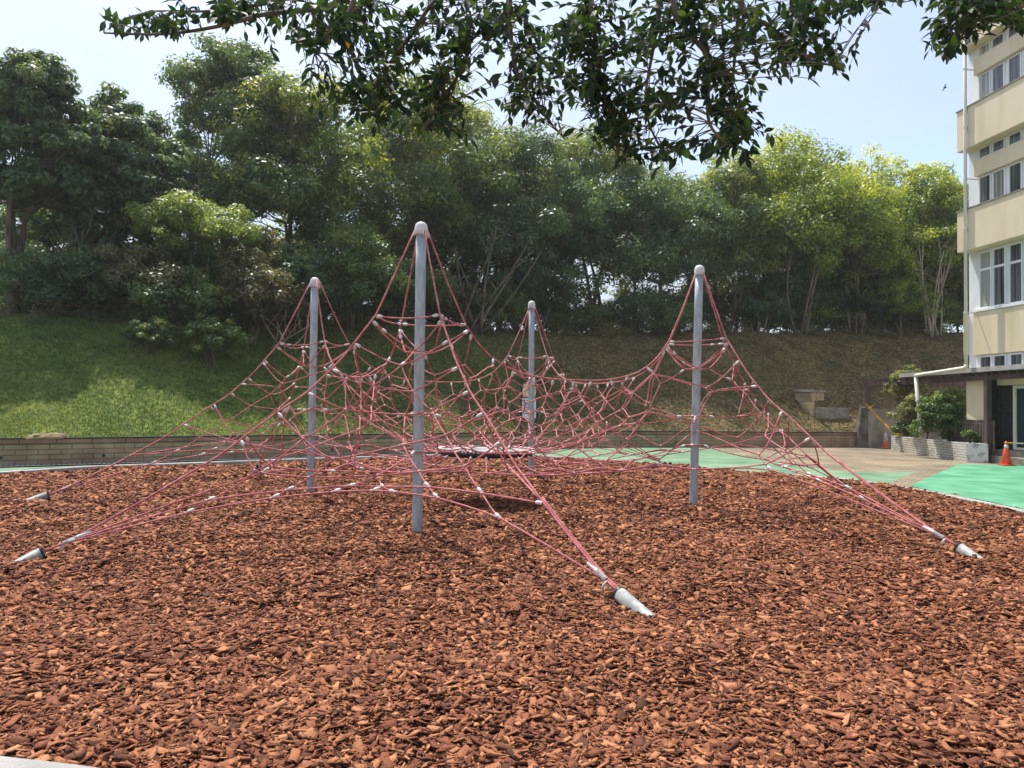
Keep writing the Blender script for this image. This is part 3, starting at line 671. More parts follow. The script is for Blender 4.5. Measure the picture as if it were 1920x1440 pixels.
# ------------------------------------------------------------------ foliage
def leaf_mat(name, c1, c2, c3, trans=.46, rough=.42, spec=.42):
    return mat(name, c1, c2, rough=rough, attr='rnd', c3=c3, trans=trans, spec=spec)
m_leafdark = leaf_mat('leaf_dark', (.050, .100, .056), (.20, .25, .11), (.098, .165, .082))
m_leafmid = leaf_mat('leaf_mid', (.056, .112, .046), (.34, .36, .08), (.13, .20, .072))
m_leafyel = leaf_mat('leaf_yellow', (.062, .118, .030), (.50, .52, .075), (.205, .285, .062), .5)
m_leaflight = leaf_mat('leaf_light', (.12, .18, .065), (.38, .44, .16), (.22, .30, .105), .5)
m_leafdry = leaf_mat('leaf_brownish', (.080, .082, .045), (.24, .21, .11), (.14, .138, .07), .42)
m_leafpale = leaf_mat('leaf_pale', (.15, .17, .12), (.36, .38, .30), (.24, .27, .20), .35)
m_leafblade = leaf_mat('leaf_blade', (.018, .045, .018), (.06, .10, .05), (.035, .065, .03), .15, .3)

def leaf_cards(cen, nrm, L_, W_, r):
    """rhombic leaves: centre, normal, length, width -> verts, quads"""
    n = len(cen); a = r.normal(size=(n, 3)); u = np.cross(nrm, a); u /= np.linalg.norm(u, axis=1)[:, None] + 1e-9
    w = np.cross(nrm, u); L_ = np.broadcast_to(L_, n)[:, None]; W_ = np.broadcast_to(W_, n)[:, None]
    V = np.stack([cen - u*L_/2, cen + w*W_/2 - u*L_*.06 + nrm*W_*.12, cen + u*L_/2, cen - w*W_/2 - u*L_*.06 + nrm*W_*.12], 1).reshape(-1, 3)
    F = np.arange(n*4).reshape(-1, 4); return V, F
def unit(v): return v / (np.linalg.norm(v, axis=-1, keepdims=True) + 1e-9)
def bez(a, b, c, n=6):
    t = np.linspace(0, 1, n)[:, None]; return a*(1-t)**2 + 2*b*t*(1-t) + c*t*t

def grow(name, label, cat, base, H, Wd, cb, seed, m_leaf, m_wood=None, nleaf=20000, ls=.15, lobes=8, stems=2, group=None,
         lean=(0, 0), wood=.16, flat=.72, depthk=.8, clumps=16, skew=0.0, twig=True, lobe_r=.27, yl=0):
    r = np.random.default_rng(seed); base = np.asarray(base, float)
    t = empty(name, label, cat, base, group)
    top = base + (lean[0], lean[1], 0)
    # lobes spread through a dome
    lc, lr = [], []
    for i in range(lobes):
        th = 2*pi*(i*.618 + r.uniform(-.08, .08)); rad = sqrt((i+.15)/lobes) if lobes > 1 else 0
        rl = Wd*lobe_r*r.uniform(.72, 1.25); zt = H - (H-cb)*.40*rad**2.4
        z = cb + rl*flat + r.uniform(0, .22)*(H-cb) if i % 3 == 2 else zt - rl*flat - r.uniform(0, .16)*(H-cb)
        if i == 0: z = H - rl*flat
        lc.append(top + (cos(th)*rad*(Wd/2-rl*.75), sin(th)*rad*(Wd/2-rl*.75)*depthk, max(z, cb + rl*flat*.6))); lr.append(rl)
    mbw = MB(); fork = base + np.array((lean[0]*.4, lean[1]*.4, max(.3, cb*.75)))
    stemp = []
    for k in range(stems):
        o = np.array((r.uniform(-.35, .35), r.uniform(-.2, .2), 0))*(stems > 1)*wood/.16
        f = fork + np.array((r.uniform(-1.1, 1.1), r.uniform(-.6, .6), r.uniform(.15, .5)*(H-cb)))*(min(1, H/8) if stems > 1 else .3)
        mid = base + o + (f-base-o)*r.uniform(.35, .6) + r.normal(size=3)*(.40, .2, 0)*min(1, H/8)
        P = bez(base + o - (0, 0, .25), mid, f, 11); w = wood*r.uniform(.7, 1.1)
        mbw.tube(P, np.linspace(w*1.25, w*.4, 11), 8); stemp += [(P[q], w*(.95-.055*q)) for q in (5, 6, 7, 8, 9, 10)]
    cc, cr_, cax = [], [], []
    for i in range(lobes):
        f, w = min(stemp, key=lambda q: np.linalg.norm((q[0]-lc[i])[:2]) + .55*abs(lc[i][2]-q[0][2]-.35*np.linalg.norm((q[0]-lc[i])[:2])) + r.uniform(0, .9))
        e = lc[i] - (0, 0, lr[i]*.35*flat); mid = f + (e-f)*.5 + np.array((0, 0, -.12*np.linalg.norm(e-f))) + r.normal(size=3)*.18
        P = bez(f, mid, e, 7); mbw.tube(P, np.linspace(w*.6, w*.14, 7), 6, cap=False)
        for j in range(clumps):
            d = r.normal(size=3); d[2] = abs(d[2])*1.0 - .38; d = d/np.linalg.norm(d)
            q = lc[i] + d*lr[i]*(1, depthk, flat)*r.uniform(.7, 1.08)
            cc.append(q); cr_.append(lr[i]*r.uniform(.22, .44)); cax.append(lc[i])
            if twig and r.random() < .7:
                s_ = P[r.integers(3, 7)]; mbw.tube(bez(s_, (s_+q)/2 - (0, 0, .15), q, 4), np.linspace(w*.2, .012, 4), 4, cap=False)
    cc = np.array(cc); cr_ = np.array(cr_); cax = np.array(cax)
    pw = cr_**2; pw /= pw.sum(); k = r.choice(len(cc), nleaf, p=pw)
    d = unit(r.normal(size=(nleaf, 3))); rad = r.random(nleaf)**.36
    pos = cc[k] + d*(rad*cr_[k])[:, None]*(1.05, 1.05, .68)
    nrm = unit(np.array((0, 0, .55)) + .25*unit(pos-cax[k]) + .8*d + .38*r.normal(size=(nleaf, 3)))
    L_ = ls*r.uniform(.7, 1.35, nleaf)
    V, F = leaf_cards(pos, nrm, L_, L_*.52, r)
    hgt = (pos[:, 2]-base[2])/H
    cl = r.normal(size=len(cc))*.14
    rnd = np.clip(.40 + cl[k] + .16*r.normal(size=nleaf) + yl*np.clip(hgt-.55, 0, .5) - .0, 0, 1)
    mbw.build('trunk', m_wood or m_bark, t, smooth=True)
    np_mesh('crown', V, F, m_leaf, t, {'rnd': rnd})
    return t
def px_h(p, py):                      # height above p of photo row py at p's distance
    return D(proj(p)[0], py, p[1])[2] - p[2]

# the trees on the crest: column, distance behind the wall, top row, width in px, crown underside row, look, label
TREES = [
 (25, 8.6, 96, 225, 400, 'dark', 'tall dark tree cut by the left edge of the photo'),
 (175, 9.6, 168, 250, 440, 'dark', 'dark spreading tree second from the left edge, with a bare slanting limb'),
 (290, 11.5, 205, 210, 470, 'dark', 'dark tree just left of the tall flat-topped tree, lower than it'),
 (405, 13, 86, 270, 360, 'flat', 'tallest dark flat-topped tree standing above the pale green small tree'),
 (560, 9.4, 128, 310, 440, 'mid', 'broad tree with yellowish top directly behind the left mast'),
 (735, 10.8, 138, 320, 470, 'mid', 'broad green tree with pale limbs behind the nearest mast'),
 (880, 12.2, 196, 260, 470, 'mid', 'rounded tree with yellow top right of the nearest mast'),
 (985, 9.2, 235, 300, 500, 'dark', 'dark multi-stemmed tree above the farthest mast'),
 (1120, 11.5, 235, 270, 480, 'mid', 'yellow-topped tree between the farthest mast and the right mast'),
 (1240, 9.0, 300, 280, 520, 'dark', 'dark low-hanging tree just left of the right mast'),
 (1365, 10.5, 285, 260, 500, 'mid', 'green tree just right of the right mast, half under the leafy branch'),
 (1500, 10.2, 252, 300, 470, 'yellow', 'highest of the yellow-topped trees at the right, beside the blue sky'),
 (1610, 8.8, 330, 250, 500, 'yellow', 'bright yellow-green tree in front of its neighbours at the right'),
 (1640, 12.5, 282, 260, 500, 'yellow', 'yellow-topped tree standing behind the bright yellow-green one'),
 (1745, 10.5, 315, 240, 520, 'yellow', 'yellow-topped tree next to the school block with bare slender stems'),
 (1840, 11.0, 335, 220, 540, 'mid', 'tree mostly hidden behind the school block'),
]
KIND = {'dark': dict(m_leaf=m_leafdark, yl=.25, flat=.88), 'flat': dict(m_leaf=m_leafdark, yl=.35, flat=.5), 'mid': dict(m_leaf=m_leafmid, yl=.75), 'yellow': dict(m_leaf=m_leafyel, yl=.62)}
for i, (px, d, ty, wpx, by, kd, lab) in enumerate(TREES):
    s, p = hill_px(px, d); H = px_h(p, ty); W_ = wpx/FPX*p[1]; cb = max(1.0, px_h(p, by+55))
    rnd_ = random.Random(i+50)
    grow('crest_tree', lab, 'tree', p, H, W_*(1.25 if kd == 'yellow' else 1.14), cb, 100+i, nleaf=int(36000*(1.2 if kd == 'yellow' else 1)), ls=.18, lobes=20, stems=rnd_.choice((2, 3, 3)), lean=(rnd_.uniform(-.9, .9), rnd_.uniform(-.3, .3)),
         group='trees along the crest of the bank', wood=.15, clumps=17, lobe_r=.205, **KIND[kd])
# trees further back that fill the gaps
BACK = [(90, 17, 330, 300, 'dark', 'background tree glimpsed behind the left-edge trees'), (660, 18, 235, 340, 'dark', 'background tree glimpsed between the left mast and the nearest mast'),
        (940, 17, 270, 330, 'dark', 'background tree glimpsed behind the farthest mast'), (1180, 18, 300, 340, 'dark', 'background tree glimpsed left of the right mast'),
        (1420, 17, 320, 300, 'mid', 'background tree glimpsed right of the right mast'), (1700, 18, 360, 300, 'mid', 'background tree glimpsed beside the school block')]
for i, (px, d, ty, wpx, kd, lab) in enumerate(BACK):
    s, p = hill_px(px, d); H = px_h(p, ty); W_ = wpx/FPX*p[1]
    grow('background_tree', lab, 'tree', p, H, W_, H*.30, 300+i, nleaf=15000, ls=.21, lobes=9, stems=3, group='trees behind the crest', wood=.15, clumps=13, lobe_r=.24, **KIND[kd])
# small pale green tree at the left and other understorey
UNDER = [
 (372, 6.4, 352, 235, 520, m_leaflight, 'bright pale green small tree left of the left mast', 'small_tree', 16000, .13),
 (60, 7.6, 455, 210, 600, m_leafdark, 'dark feathery shrub at the left edge below the tall tree', 'understorey_shrub', 9000, .13),
 (165, 7.2, 470, 190, 612, m_leafdark, 'dark shrub on the crest second from the left edge', 'understorey_shrub', 9000, .13),
 (262, 6.4, 455, 200, 630, m_leafdry, 'brownish green shrub left of the pale green small tree', 'understorey_shrub', 9000, .13),
 (330, 5.2, 500, 190, 665, m_leafmid, 'green shrub with yellowing leaves below the pale green small tree', 'understorey_shrub', 9000, .13),
 (395, 3.6, 585, 120, 690, m_leafmid, 'low fresh green bush at the foot of the thicket on the lawn', 'understorey_shrub', 6500, .10),
 (285, 4.0, 592, 100, 690, m_leafmid, 'low green bush left of the fresh green bush on the lawn', 'understorey_shrub', 5000, .10),
 (470, 5.0, 470, 190, 670, m_leafdry, 'dry brownish thicket just left of the left mast', 'understorey_shrub', 9000, .13),
 (560, 5.6, 455, 190, 660, m_leafdark, 'dark thicket directly behind the left mast', 'understorey_shrub', 9000, .14),
 (655, 6.2, 420, 210, 655, m_leafmid, 'glossy green thicket between the left mast and the nearest mast', 'understorey_shrub', 11000, .14),
 (745, 6.4, 480, 190, 665, m_leafdark, 'dark thicket behind the nearest mast', 'understorey_shrub', 9000, .14),
 (835, 7.0, 520, 150, 640, m_leafdry, 'brown twiggy thicket right of the nearest mast', 'understorey_shrub', 6000, .13),
 (925, 7.6, 545, 150, 640, m_leafmid, 'low green shrub left of the farthest mast', 'understorey_shrub', 7000, .12),
 (1010, 7.4, 470, 190, 610, m_leafdark, 'dark drooping shrub behind the top of the farthest mast', 'understorey_shrub', 9000, .14),
 (1075, 8.0, 560, 120, 640, m_leafmid, 'small green shrub on the crest right of the farthest mast', 'understorey_shrub', 5000, .12),
 (1190, 7.6, 540, 150, 640, m_leafdark, 'dark shrub in the gap left of the right mast', 'understorey_shrub', 6000, .13),
 (1250, 7.2, 590, 110, 650, m_leafmid, 'low shrub close to the left of the right mast', 'understorey_shrub', 4500, .12),
 (1440, 8.2, 545, 120, 650, m_leafdark, 'dark bushy clump around the stems right of the right mast', 'understorey_shrub', 6000, .14),
 (1530, 9.5, 560, 130, 650, m_leafmid, 'loose green shrub left of the spiky plant', 'understorey_shrub', 4500, .13),
 (1690, 8.0, 500, 130, 640, m_leafyel, 'yellow-green shrub between the spiky plant and the school block', 'understorey_shrub', 7000, .12),
 (1765, 9.0, 560, 100, 640, m_leafmid, 'green shrub beside the school block on the crest', 'understorey_shrub', 4000, .13),
]
for i, (px, d, ty, wpx, by, ml, lab, nm, nl, ls) in enumerate(UNDER):
    s, p = hill_px(px, d); H = max(.8, px_h(p, ty)); W_ = wpx/FPX*p[1]
    grow(nm, lab, 'tree' if nm == 'small_tree' else 'shrub', p, H, W_*1.08, .12*H if nm != 'small_tree' else .45*H, 500+i, ml, nleaf=nl, ls=ls, lobes=9, stems=3,
         group=None if nm == 'small_tree' else 'shrubs under the crest trees', wood=.05 if nm != 'small_tree' else .08, clumps=11, lobe_r=.25, yl=.2)
FILL = [(30, 12.5, 500), (130, 13, 520), (230, 12, 500), (320, 12.5, 480), (430, 12, 470), (520, 12.5, 470), (610, 13, 450), (700, 12, 460), (790, 12.5, 490), (870, 13, 520), (960, 12.5, 520), (1040, 13, 530),
        (1290, 12.5, 560), (1475, 12.5, 540), (1400, 12.5, 545), (1490, 10.3, 540), (1590, 10.3, 525), (1675, 10.3, 530), (1560, 13, 530), (1640, 12.5, 530), (1720, 13, 520), (1795, 12.5, 530)]
for i, (px, d, ty) in enumerate(FILL):
    s, p = hill_px(px, d); p[2] -= .7; H = px_h(p, ty-45)
    grow('background_shrub', 'dim shrub filling the gaps between the tree trunks on top of the bank', 'shrub', p, H, 205/FPX*p[1], .02*H, 900+i, (m_leafdark, m_leafmid, m_leafdry)[i % 3], nleaf=8500, ls=.17, lobes=11, stems=3,
         group='background shrubs on top of the bank', wood=.045, clumps=11, lobe_r=.26, yl=.1)
FILL2 = [(60, 430), (180, 440), (470, 420), (580, 400), (690, 400), (800, 400), (900, 410), (1000, 420), (1210, 440), (1430, 430), (1530, 430), (1630, 420), (1730, 420), (1810, 430)]
for i, (px, ty) in enumerate(FILL2):
    s, p = hill_px(px, 15.5); p[2] -= .6; H = px_h(p, ty)
    grow('background_shrub', 'dim shrub filling the gaps between the tree trunks on top of the bank', 'shrub', p, H, 215/FPX*p[1], .03*H, 960+i, (m_leafmid, m_leafdark, m_leafmid)[i % 3], nleaf=9500, ls=.20, lobes=13, stems=3,
         group='background shrubs on top of the bank', wood=.05, clumps=11, lobe_r=.23, yl=.15)
# pale bush lit beyond the crest
s, p = hill_px(1345, 20); grow('pale_bush', 'pale greyish bush glowing beyond the crest behind the right mast', 'shrub', p, max(2.5, px_h(p, 505)), 150/FPX*p[1], .2, 700, m_leafpale, nleaf=9000, ls=.17, lobes=8, stems=2, clumps=12, wood=.05)
s, p = hill_px(1150, 20); grow('pale_bush', 'pale bush glimpsed beyond the crest between the two right-hand masts', 'shrub', p, max(2.5, px_h(p, 560)), 140/FPX*p[1], .2, 701, m_leafpale, nleaf=7000, ls=.17, lobes=8, stems=2, clumps=12, wood=.05)
# bare leaning stems
def stems_thing(label, px, d, n, topy, spread, seed, mw, r0=.05):
    r = np.random.default_rng(seed); s, p = hill_px(px, d); t = empty('bare_stems', label, 'tree stems', p); H = px_h(p, topy)
    for k in range(n):
        b = p + (r.uniform(-.5, .5)*spread, r.uniform(-.4, .4), -.1); e = p + (r.uniform(-1, 1)*spread*1.6, r.uniform(-.5, .5), H*r.uniform(.75, 1.1))
        mb = MB(); P = bez(b, (b+e)/2 + r.normal(size=3)*(.35, .2, .1), e, 9); mb.tube(P, np.linspace(r0*r.uniform(.7, 1.3), r0*.3, 9), 6)
        for q in range(2):
            i = r.integers(4, 8); f = P[i] + (r.uniform(-.9, .9), r.uniform(-.4, .4), r.uniform(.4, 1.2)); mb.tube(bez(P[i], (P[i]+f)/2 + r.normal(size=3)*.1, f, 5), np.linspace(r0*.35, .01, 5), 5)
        mb.build('stem', mw, t, smooth=True)
stems_thing('slanting bare brown stems fanning out right of the nearest mast', 890, 6.3, 8, 430, 2.2, 11, m_bark, .09)
stems_thing('slender pale bare stems next to the school block', 1755, 7.4, 9, 430, .9, 12, m_barkpale, .06)
stems_thing('pair of bare stems right of the right mast', 1490, 7.4, 4, 420, 1.3, 13, m_bark, .08)
stems_thing('dark bare stems above the left lawn', 80, 8.0, 4, 420, 1.6, 14, m_bark, .07)
stems_thing('twisted bare stems low in the thicket left of the nearest mast', 520, 4.6, 6, 590, .9, 15, m_barkpale, .04)
# spiky plants
def spiky(label, px, d, h, seed):
    r = np.random.default_rng(seed); s, p = hill_px(px, d); t = empty('spiky_plant', label, 'plant', p, 'spiky plants on the crest'); V, F, rn = [], [], []
    for k in range(5):
        c = p + (r.uniform(-.9, .9), r.uniform(-.3, .3), r.uniform(.3, .9)*h)
        for j in range(46):
            th = r.uniform(0, 2*pi); el = r.uniform(.1, 1.4); Ln = h*r.uniform(.5, .8); u = np.array((cos(th)*cos(el), sin(th)*cos(el), sin(el))); w = np.array((-sin(th), cos(th), 0))*.035
            a, b, e = c, c+u*Ln*.55+(0, 0, .05), c+u*Ln*.95-(0, 0, Ln*.25*cos(el)); i0 = len(V)
            V += [a-w*.6, a+w*.6, b+w, b-w, e+w*.1, e-w*.1]; F += [(i0, i0+1, i0+2, i0+3), (i0+3, i0+2, i0+4, i0+5)]; rn += [r.random()]*2
    np_mesh('leaf_blades', np.array(V), np.array(F), m_leafblade, t, {'rnd': rn})
    mb = MB()
    for k in range(3): mb.tube([p+(k*.3-.3, 0, -.2), p+(k*.5-.5, 0, h*.7)], [.07, .05], 7)
    mb.build('stem', m_bark, t)
spiky('dark spiky-leaved clump at the tree foot left of the yellow-green shrub', 1605, 7.9, 1.7, 21)
spiky('dark spiky-leaved clump around the stems right of the right mast', 1425, 8.0, 1.3, 22)
# planter bushes
def pb(px, py0, pyt, wpx, y, label, ml, nl, seed, ls=.085, **k):
    y = (Pb[0]-(Pa[0]-Pb[0])/(Pa[1]-Pb[1])*Pb[1]+.36)/((px-967)/FPX-(Pa[0]-Pb[0])/(Pa[1]-Pb[1])); y = min(29.0, max(Pb[1]+.4, y)); b = np.array((Pb[0]+(y-Pb[1])*(Pa[0]-Pb[0])/(Pa[1]-Pb[1])+.36, y, PH-.08)); H = D(px, pyt, y)[2]-b[2]
    grow('planter_bush', label, 'bush', b, H, wpx/FPX*y, k.pop('cb', .15), seed, ml, nleaf=nl, ls=ls, group='bushes in the white brick planter', wood=.03, clumps=13, lobes=k.pop('lobes', 9), stems=3, depthk=k.pop('depthk', .55), **k)
m_leafbush = leaf_mat('leaf_bush', (.035, .095, .035), (.28, .34, .08), (.11, .19, .06))
m_leafbush2 = leaf_mat('leaf_bush_olive', (.07, .105, .04), (.32, .32, .12), (.17, .20, .075))
pb(1785, 828, 730, 128, 24.4, 'large dense green bush at the near end of the white planter', m_leafbush, 17000, 801, yl=.3, cb=.02, lobes=14, lobe_r=.22)
pb(1742, 826, 728, 112, 25.2, 'olive green bush in the middle of the white planter', m_leafbush2, 13000, 802, yl=.3, cb=.02, lobes=14, lobe_r=.22)
pb(1688, 820, 686, 84, 28.2, 'tall sparse shrub at the far end of the white planter', m_leafbush2, 5200, 803, ls=.11, cb=1.0, depthk=.8)
pb(1690, 822, 786, 60, 28.0, 'low dark bush at the foot of the tall sparse shrub in the planter', m_leafdark, 2600, 804)
pb(1826, 829, 808, 34, 23.6, 'tiny broad-leaved plant at the corner of the white planter', m_leafbush, 420, 805, ls=.13, lobes=4)
# ------------------------------------------------------------------ rope climbing net
MB_PX = [(782, 998), (1300, 950), (995.5, 893), (582, 922)]       # foot of each mast: near, right, far, left
MT_PX = [(790, 416), (1311.5, 497), (997, 564), (590.5, 520)]
FOOT = [G(*p) for p in MB_PX]
TOP = [D(MT_PX[k][0], MT_PX[k][1], FOOT[k][1]) for k in range(4)]
def mast_pt(k, z):
    t = z/TOP[k][2]; return FOOT[k]*(1-t) + TOP[k]*t
U_ = [unit(FOOT[(k+1) % 4]-FOOT[k]) for k in range(4)]
ALEN = 4.0
# anchors: AP continues the line coming from the previous mast, AN the line coming from the next one
AP = [FOOT[k] + U_[(k-1) % 4]*ALEN for k in range(4)]; AN = [FOOT[k] - U_[k]*ALEN for k in range(4)]
AP[0] = G(1160, 1116, .10); AN[0] = G(82, 1038, .10); AN[1] = G(1796, 1031, .08); AP[1] = G(1582, 912, .08); AP[3] = G(92, 929, .10); AN[2] = G(1246, 872, .08)
for k in range(4):
    for A in (AP, AN): A[k] = np.array((A[k][0], A[k][1], .12))
CT = [0, .13, .24, .343, .438, .585, .78, .937, 1.0]; CZ = [3.80, 2.68, 2.12, 1.72, 1.47, 1.02, .56, .22, .12]
def acab(k, nxt, t):
    A = AN[k] if nxt else AP[k]; T = mast_pt(k, 3.78); d = unit(A-FOOT[k]); T = T + d*.085
    q = T*(1-t)+A*t; q = q.copy(); z = np.interp(t, CT, CZ)*TOP[k][2]/3.92
    if t > .95: z = np.interp(t, [.95, 1], [np.interp(.95, CT, CZ), A[2]])
    q[2] = z; return q
EZ_S = [0, .06, .12, .16, .2, .25, .3, .35, .4, .45, .5]; EZ = [1, .665, .37, .245, .155, .085, .045, .02, .006, .001, 0]
ZMID = [1.98, 2.05, 2.05, 2.0]
cen4 = sum(FOOT)/4
def ecab(k, s):
    j = (k+1) % 4; a = mast_pt(k, 3.78)+U_[k]*.085; b = mast_pt(j, 3.78)-U_[k]*.085; q = a*(1-s)+b*s; q = q.copy()
    zt = 3.80*(1-s)+3.80*s; q[2] = ZMID[k] + (zt-ZMID[k])*np.interp(min(s, 1-s), EZ_S, EZ)
    inw = unit((cen4-(FOOT[k]+FOOT[j])/2)*(1, 1, 0)); q += inw*.10*sin(pi*s)**2*(1 if k in (0, 3) else 1); return q
# --- force density network
NP_, NFIX, SEG = [], [], []
def node(p=None):
    NP_.append(np.zeros(3) if p is None else np.asarray(p, float)); NFIX.append(p is not None); return len(NP_)-1
def seg(i, j, q=1.0): SEG.append((i, j, q))
ROPES = []                             # (list of nodes, start ferrule, end ferrule)
def chain(ns, q=1.0, f0=True, f1=True):
    for a, b in zip(ns[:-1], ns[1:]): seg(a, b, q)
    ROPES.append((list(ns), f0, f1))
ES = list(np.linspace(.14, .86, 11))
edge_n = [[node(ecab(k, s)) for s in ES] for k in range(4)]
# collars on the masts
sect = []                              # bisectors of the four sectors: C (outside), B with next, A (inside), B with previous
for k in range(4):
    a, b = unit(AN[k]-FOOT[k]), unit(AP[k]-FOOT[k]); e, g = U_[k], -U_[(k-1) % 4]
    sect.append([unit(a+b), unit(b+e), unit(e+g), unit(g+a)])
col = {}
for k in range(4):
    for ci, (z, rr_) in enumerate(((2.24, .19), (1.47, .20), (1.00, .13))):
        col[k, ci] = [node(mast_pt(k, z) + s*rr_) for s in sect[k]]
ring = []
def acn(k, nxt, t): return node(acab(k, nxt, t))
for k in range(4):
    # top ring and first V ropes
    cables = [lambda t, k=k: acab(k, True, t), lambda t, k=k: acab(k, False, t), lambda t, k=k: ecab(k, t*.93), lambda t, k=k: ecab((k-1) % 4, 1-t*.93)]
    rn = [node(c(.13)) for c in cables]
    for i in range(4):
        a, b = rn[i], rn[(i+1) % 4]; ROPES.append(([a, b], True, True))
    for i in range(4):
        a, b = node(cables[i](.142)), node(cables[(i+1) % 4](.142)); c = col[k, 0][i]
        ROPES.append(([a, c], True, False)); ROPES.append(([c, b], False, True))
    for ci in range(3):
        cs = col[k, ci]; ROPES.append(([*cs, cs[0]], False, False))
# panel A : the funnel between the four edge cables
z_d, R_D = .84, .74
DC = np.array((*G(911, 846, z_d)[:2], z_d))
RA = []
for k in range(4): RA += [('e', n_) for n_ in edge_n[k]] + [('c', col[(k+1) % 4, 0][2])]
NR = len(RA); NRING = 5
offs = math.atan2(*(NP_[RA[0][1]]-DC)[[1, 0]])
angs = [math.atan2((NP_[n_]-DC)[1], (NP_[n_]-DC)[0]) for _, n_ in RA]
rings = [[node() for _ in range(NR)] for _ in range(NRING)]
disc_n = [node(DC + (R_D*cos(angs[i]), R_D*sin(angs[i]), .03)) for i in range(NR)]
for m in range(NRING):
    chain(rings[m] + [rings[m][0]], 1.0*(1-.08*m), False, False)
for i, (ty, n_) in enumerate(RA):
    up = [n_] + [rings[m][i] for m in range(NRING)] + [disc_n[i]]
    for m in range(len(up)-1):
        if (m+i) % 2 == 0 or ty == 'c' or m == len(up)-2 and i % 2:
            chain(up[m:m+2], 1.25 if m < 3 else 1.5, m == 0, m == len(up)-2)
    if ty == 'c': pass
for k in range(4):                     # the inner collars hold the funnel corners
    i = 11 + 12*k; kk = (k+1) % 4
    chain([col[kk, 1][2], rings[2][i]], 1.6, True, False); chain([col[kk, 1][2], rings[1][i]], 1.0, True, False)
# panel B : between neighbouring masts, out to a free edge
bfree = []
for k in range(4):
    j = (k+1) % 4; cols = 11; TB = [.20, .29, .40, .52]; rows = []
    for t in TB:
        rows.append([acn(k, False, t)] + [node() for _ in range(cols)] + [acn(j, True, t)])
    a = acn(k, False,   .72); b = acn(j, True, .955)
    fe = [a] + [node() for _ in range(cols)] + [b]; bfree.append(fe)
    drop = {0: (0, 1, 9, 10), 1: (0, 10), 2: (), 3: ()}
    for ri, r_ in enumerate(rows): chain(r_, .45, True, True)
    chain(fe, .6, False, False)
    for c in range(cols):
        lad = [edge_n[k][c]] + [r_[c+1] for r_ in rows] + [fe[c+1]]
        for m in range(len(lad)-1):
            if (m+c) % 2 == 1 or m == len(lad)-2 and c % 2 == 0:
                chain(lad[m:m+2], 3.0 if m < 4 else 6.0, m == 0, m == len(lad)-2)
    chain([col[k, 1][1], rows[1][2]], 1.2, True, False); chain([col[j, 1][3], rows[1][cols-1]], 1.2, True, False)
# panel C : the outer corner around each mast
cmid = []
for k in range(4):
    TC = [.20, .27, .343, .43, .53]; J = [1, 2, 3, 4, 5]; rows = []
    for t, n_ in zip(TC, J): rows.append([acn(k, True, t)] + [node() for _ in range(n_)] + [acn(k, False, t*.97)])
    low = [acn(k, True, .955)] + [node() for _ in range(6)] + [acn(k, False, .72)]
    fe = [acn(k, True, .965)] + [node() for _ in range(7)] + [acn(k, False, .965)]
    for r_ in rows: chain(r_, .75, True, True)
    chain(low, 1.1, True, True); chain(fe, 1.35, False, False)
    allr = rows + [low, fe]
    for m in range(len(allr)-1):
        a, b = allr[m], allr[m+1]; na, nb_ = len(a)-2, len(b)-2
        for q in range(nb_):
            f = (q+.5)/nb_; i = min(na-1, int(f*na))
            if m < 4 and (q+m) % 2 == 1 and 0 < q < nb_-1: continue
            chain([a[i+1], b[q+1]], 1.2 if m < 4 else 1.9, False, m >= 4)
    chain([col[k, 0][0], rows[0][1]], 1.5, False, True)
    chain([col[k, 1][0], rows[2][2]], 2.2, True, False)
    chain([col[k, 2][0], rows[4][3]], 1.6, True, False); cmid.append(rows)
# lower layer: disc out to the free edges
ND = 24; outer = []
for k in range(4):
    outer += [bfree[k][i] for i in (2, 4, 6, 8, 10)] + [col[(k+1) % 4, 2][2]]
dl = [node(DC + (R_D*cos(t), R_D*sin(t), -.03)) for t in [math.atan2((NP_[edge_n[0][0]]-DC)[1], (NP_[edge_n[0][0]]-DC)[0]) + (1 if True else -1)*2*pi*(i+.5)/ND for i in range(ND)]]
lr_ = [[node() for _ in range(ND)] for _ in range(3)]
# orientation of the outer loop (counter-clockwise?)
def ang0(n_, c=DC): return math.atan2(n_[1]-c[1], n_[0]-c[0])
lower_pts = {}
mids = [(FOOT[k]+FOOT[(k+1) % 4])/2 for k in range(4)]
outer_ang = []
for k in range(4):
    for f in (.2, .35, .5, .65, .8): outer_ang.append(ang0(FOOT[k]*(1-f)+FOOT[(k+1) % 4]*f))
    outer_ang.append(ang0(FOOT[(k+1) % 4]))
dl = [node(DC + (R_D*cos(t), R_D*sin(t), -.03)) for t in outer_ang]
for m in range(3): chain(lr_[m]+[lr_[m][0]], .55, False, False)
for i in range(ND):
    up = [outer[i]] + [lr_[m][i] for m in range(3)] + [dl[i]]
    chain(up, .5, True, True)
# --- solve
NP_ = np.array(NP_); free = [i for i, f in enumerate(NFIX) if not f]; pos = {n_: a for a, n_ in enumerate(free)}
K = np.zeros((len(free), len(free))); B = np.zeros((len(free), 3))
for i, j, q in SEG:
    for a, b in ((i, j), (j, i)):
        if a in pos:
            K[pos[a], pos[a]] += q
            if b in pos: K[pos[a], pos[b]] -= q
            else: B[pos[a]] += q*NP_[b]
B[:, 2] -= .045
NP_[free] = np.linalg.solve(K, B)
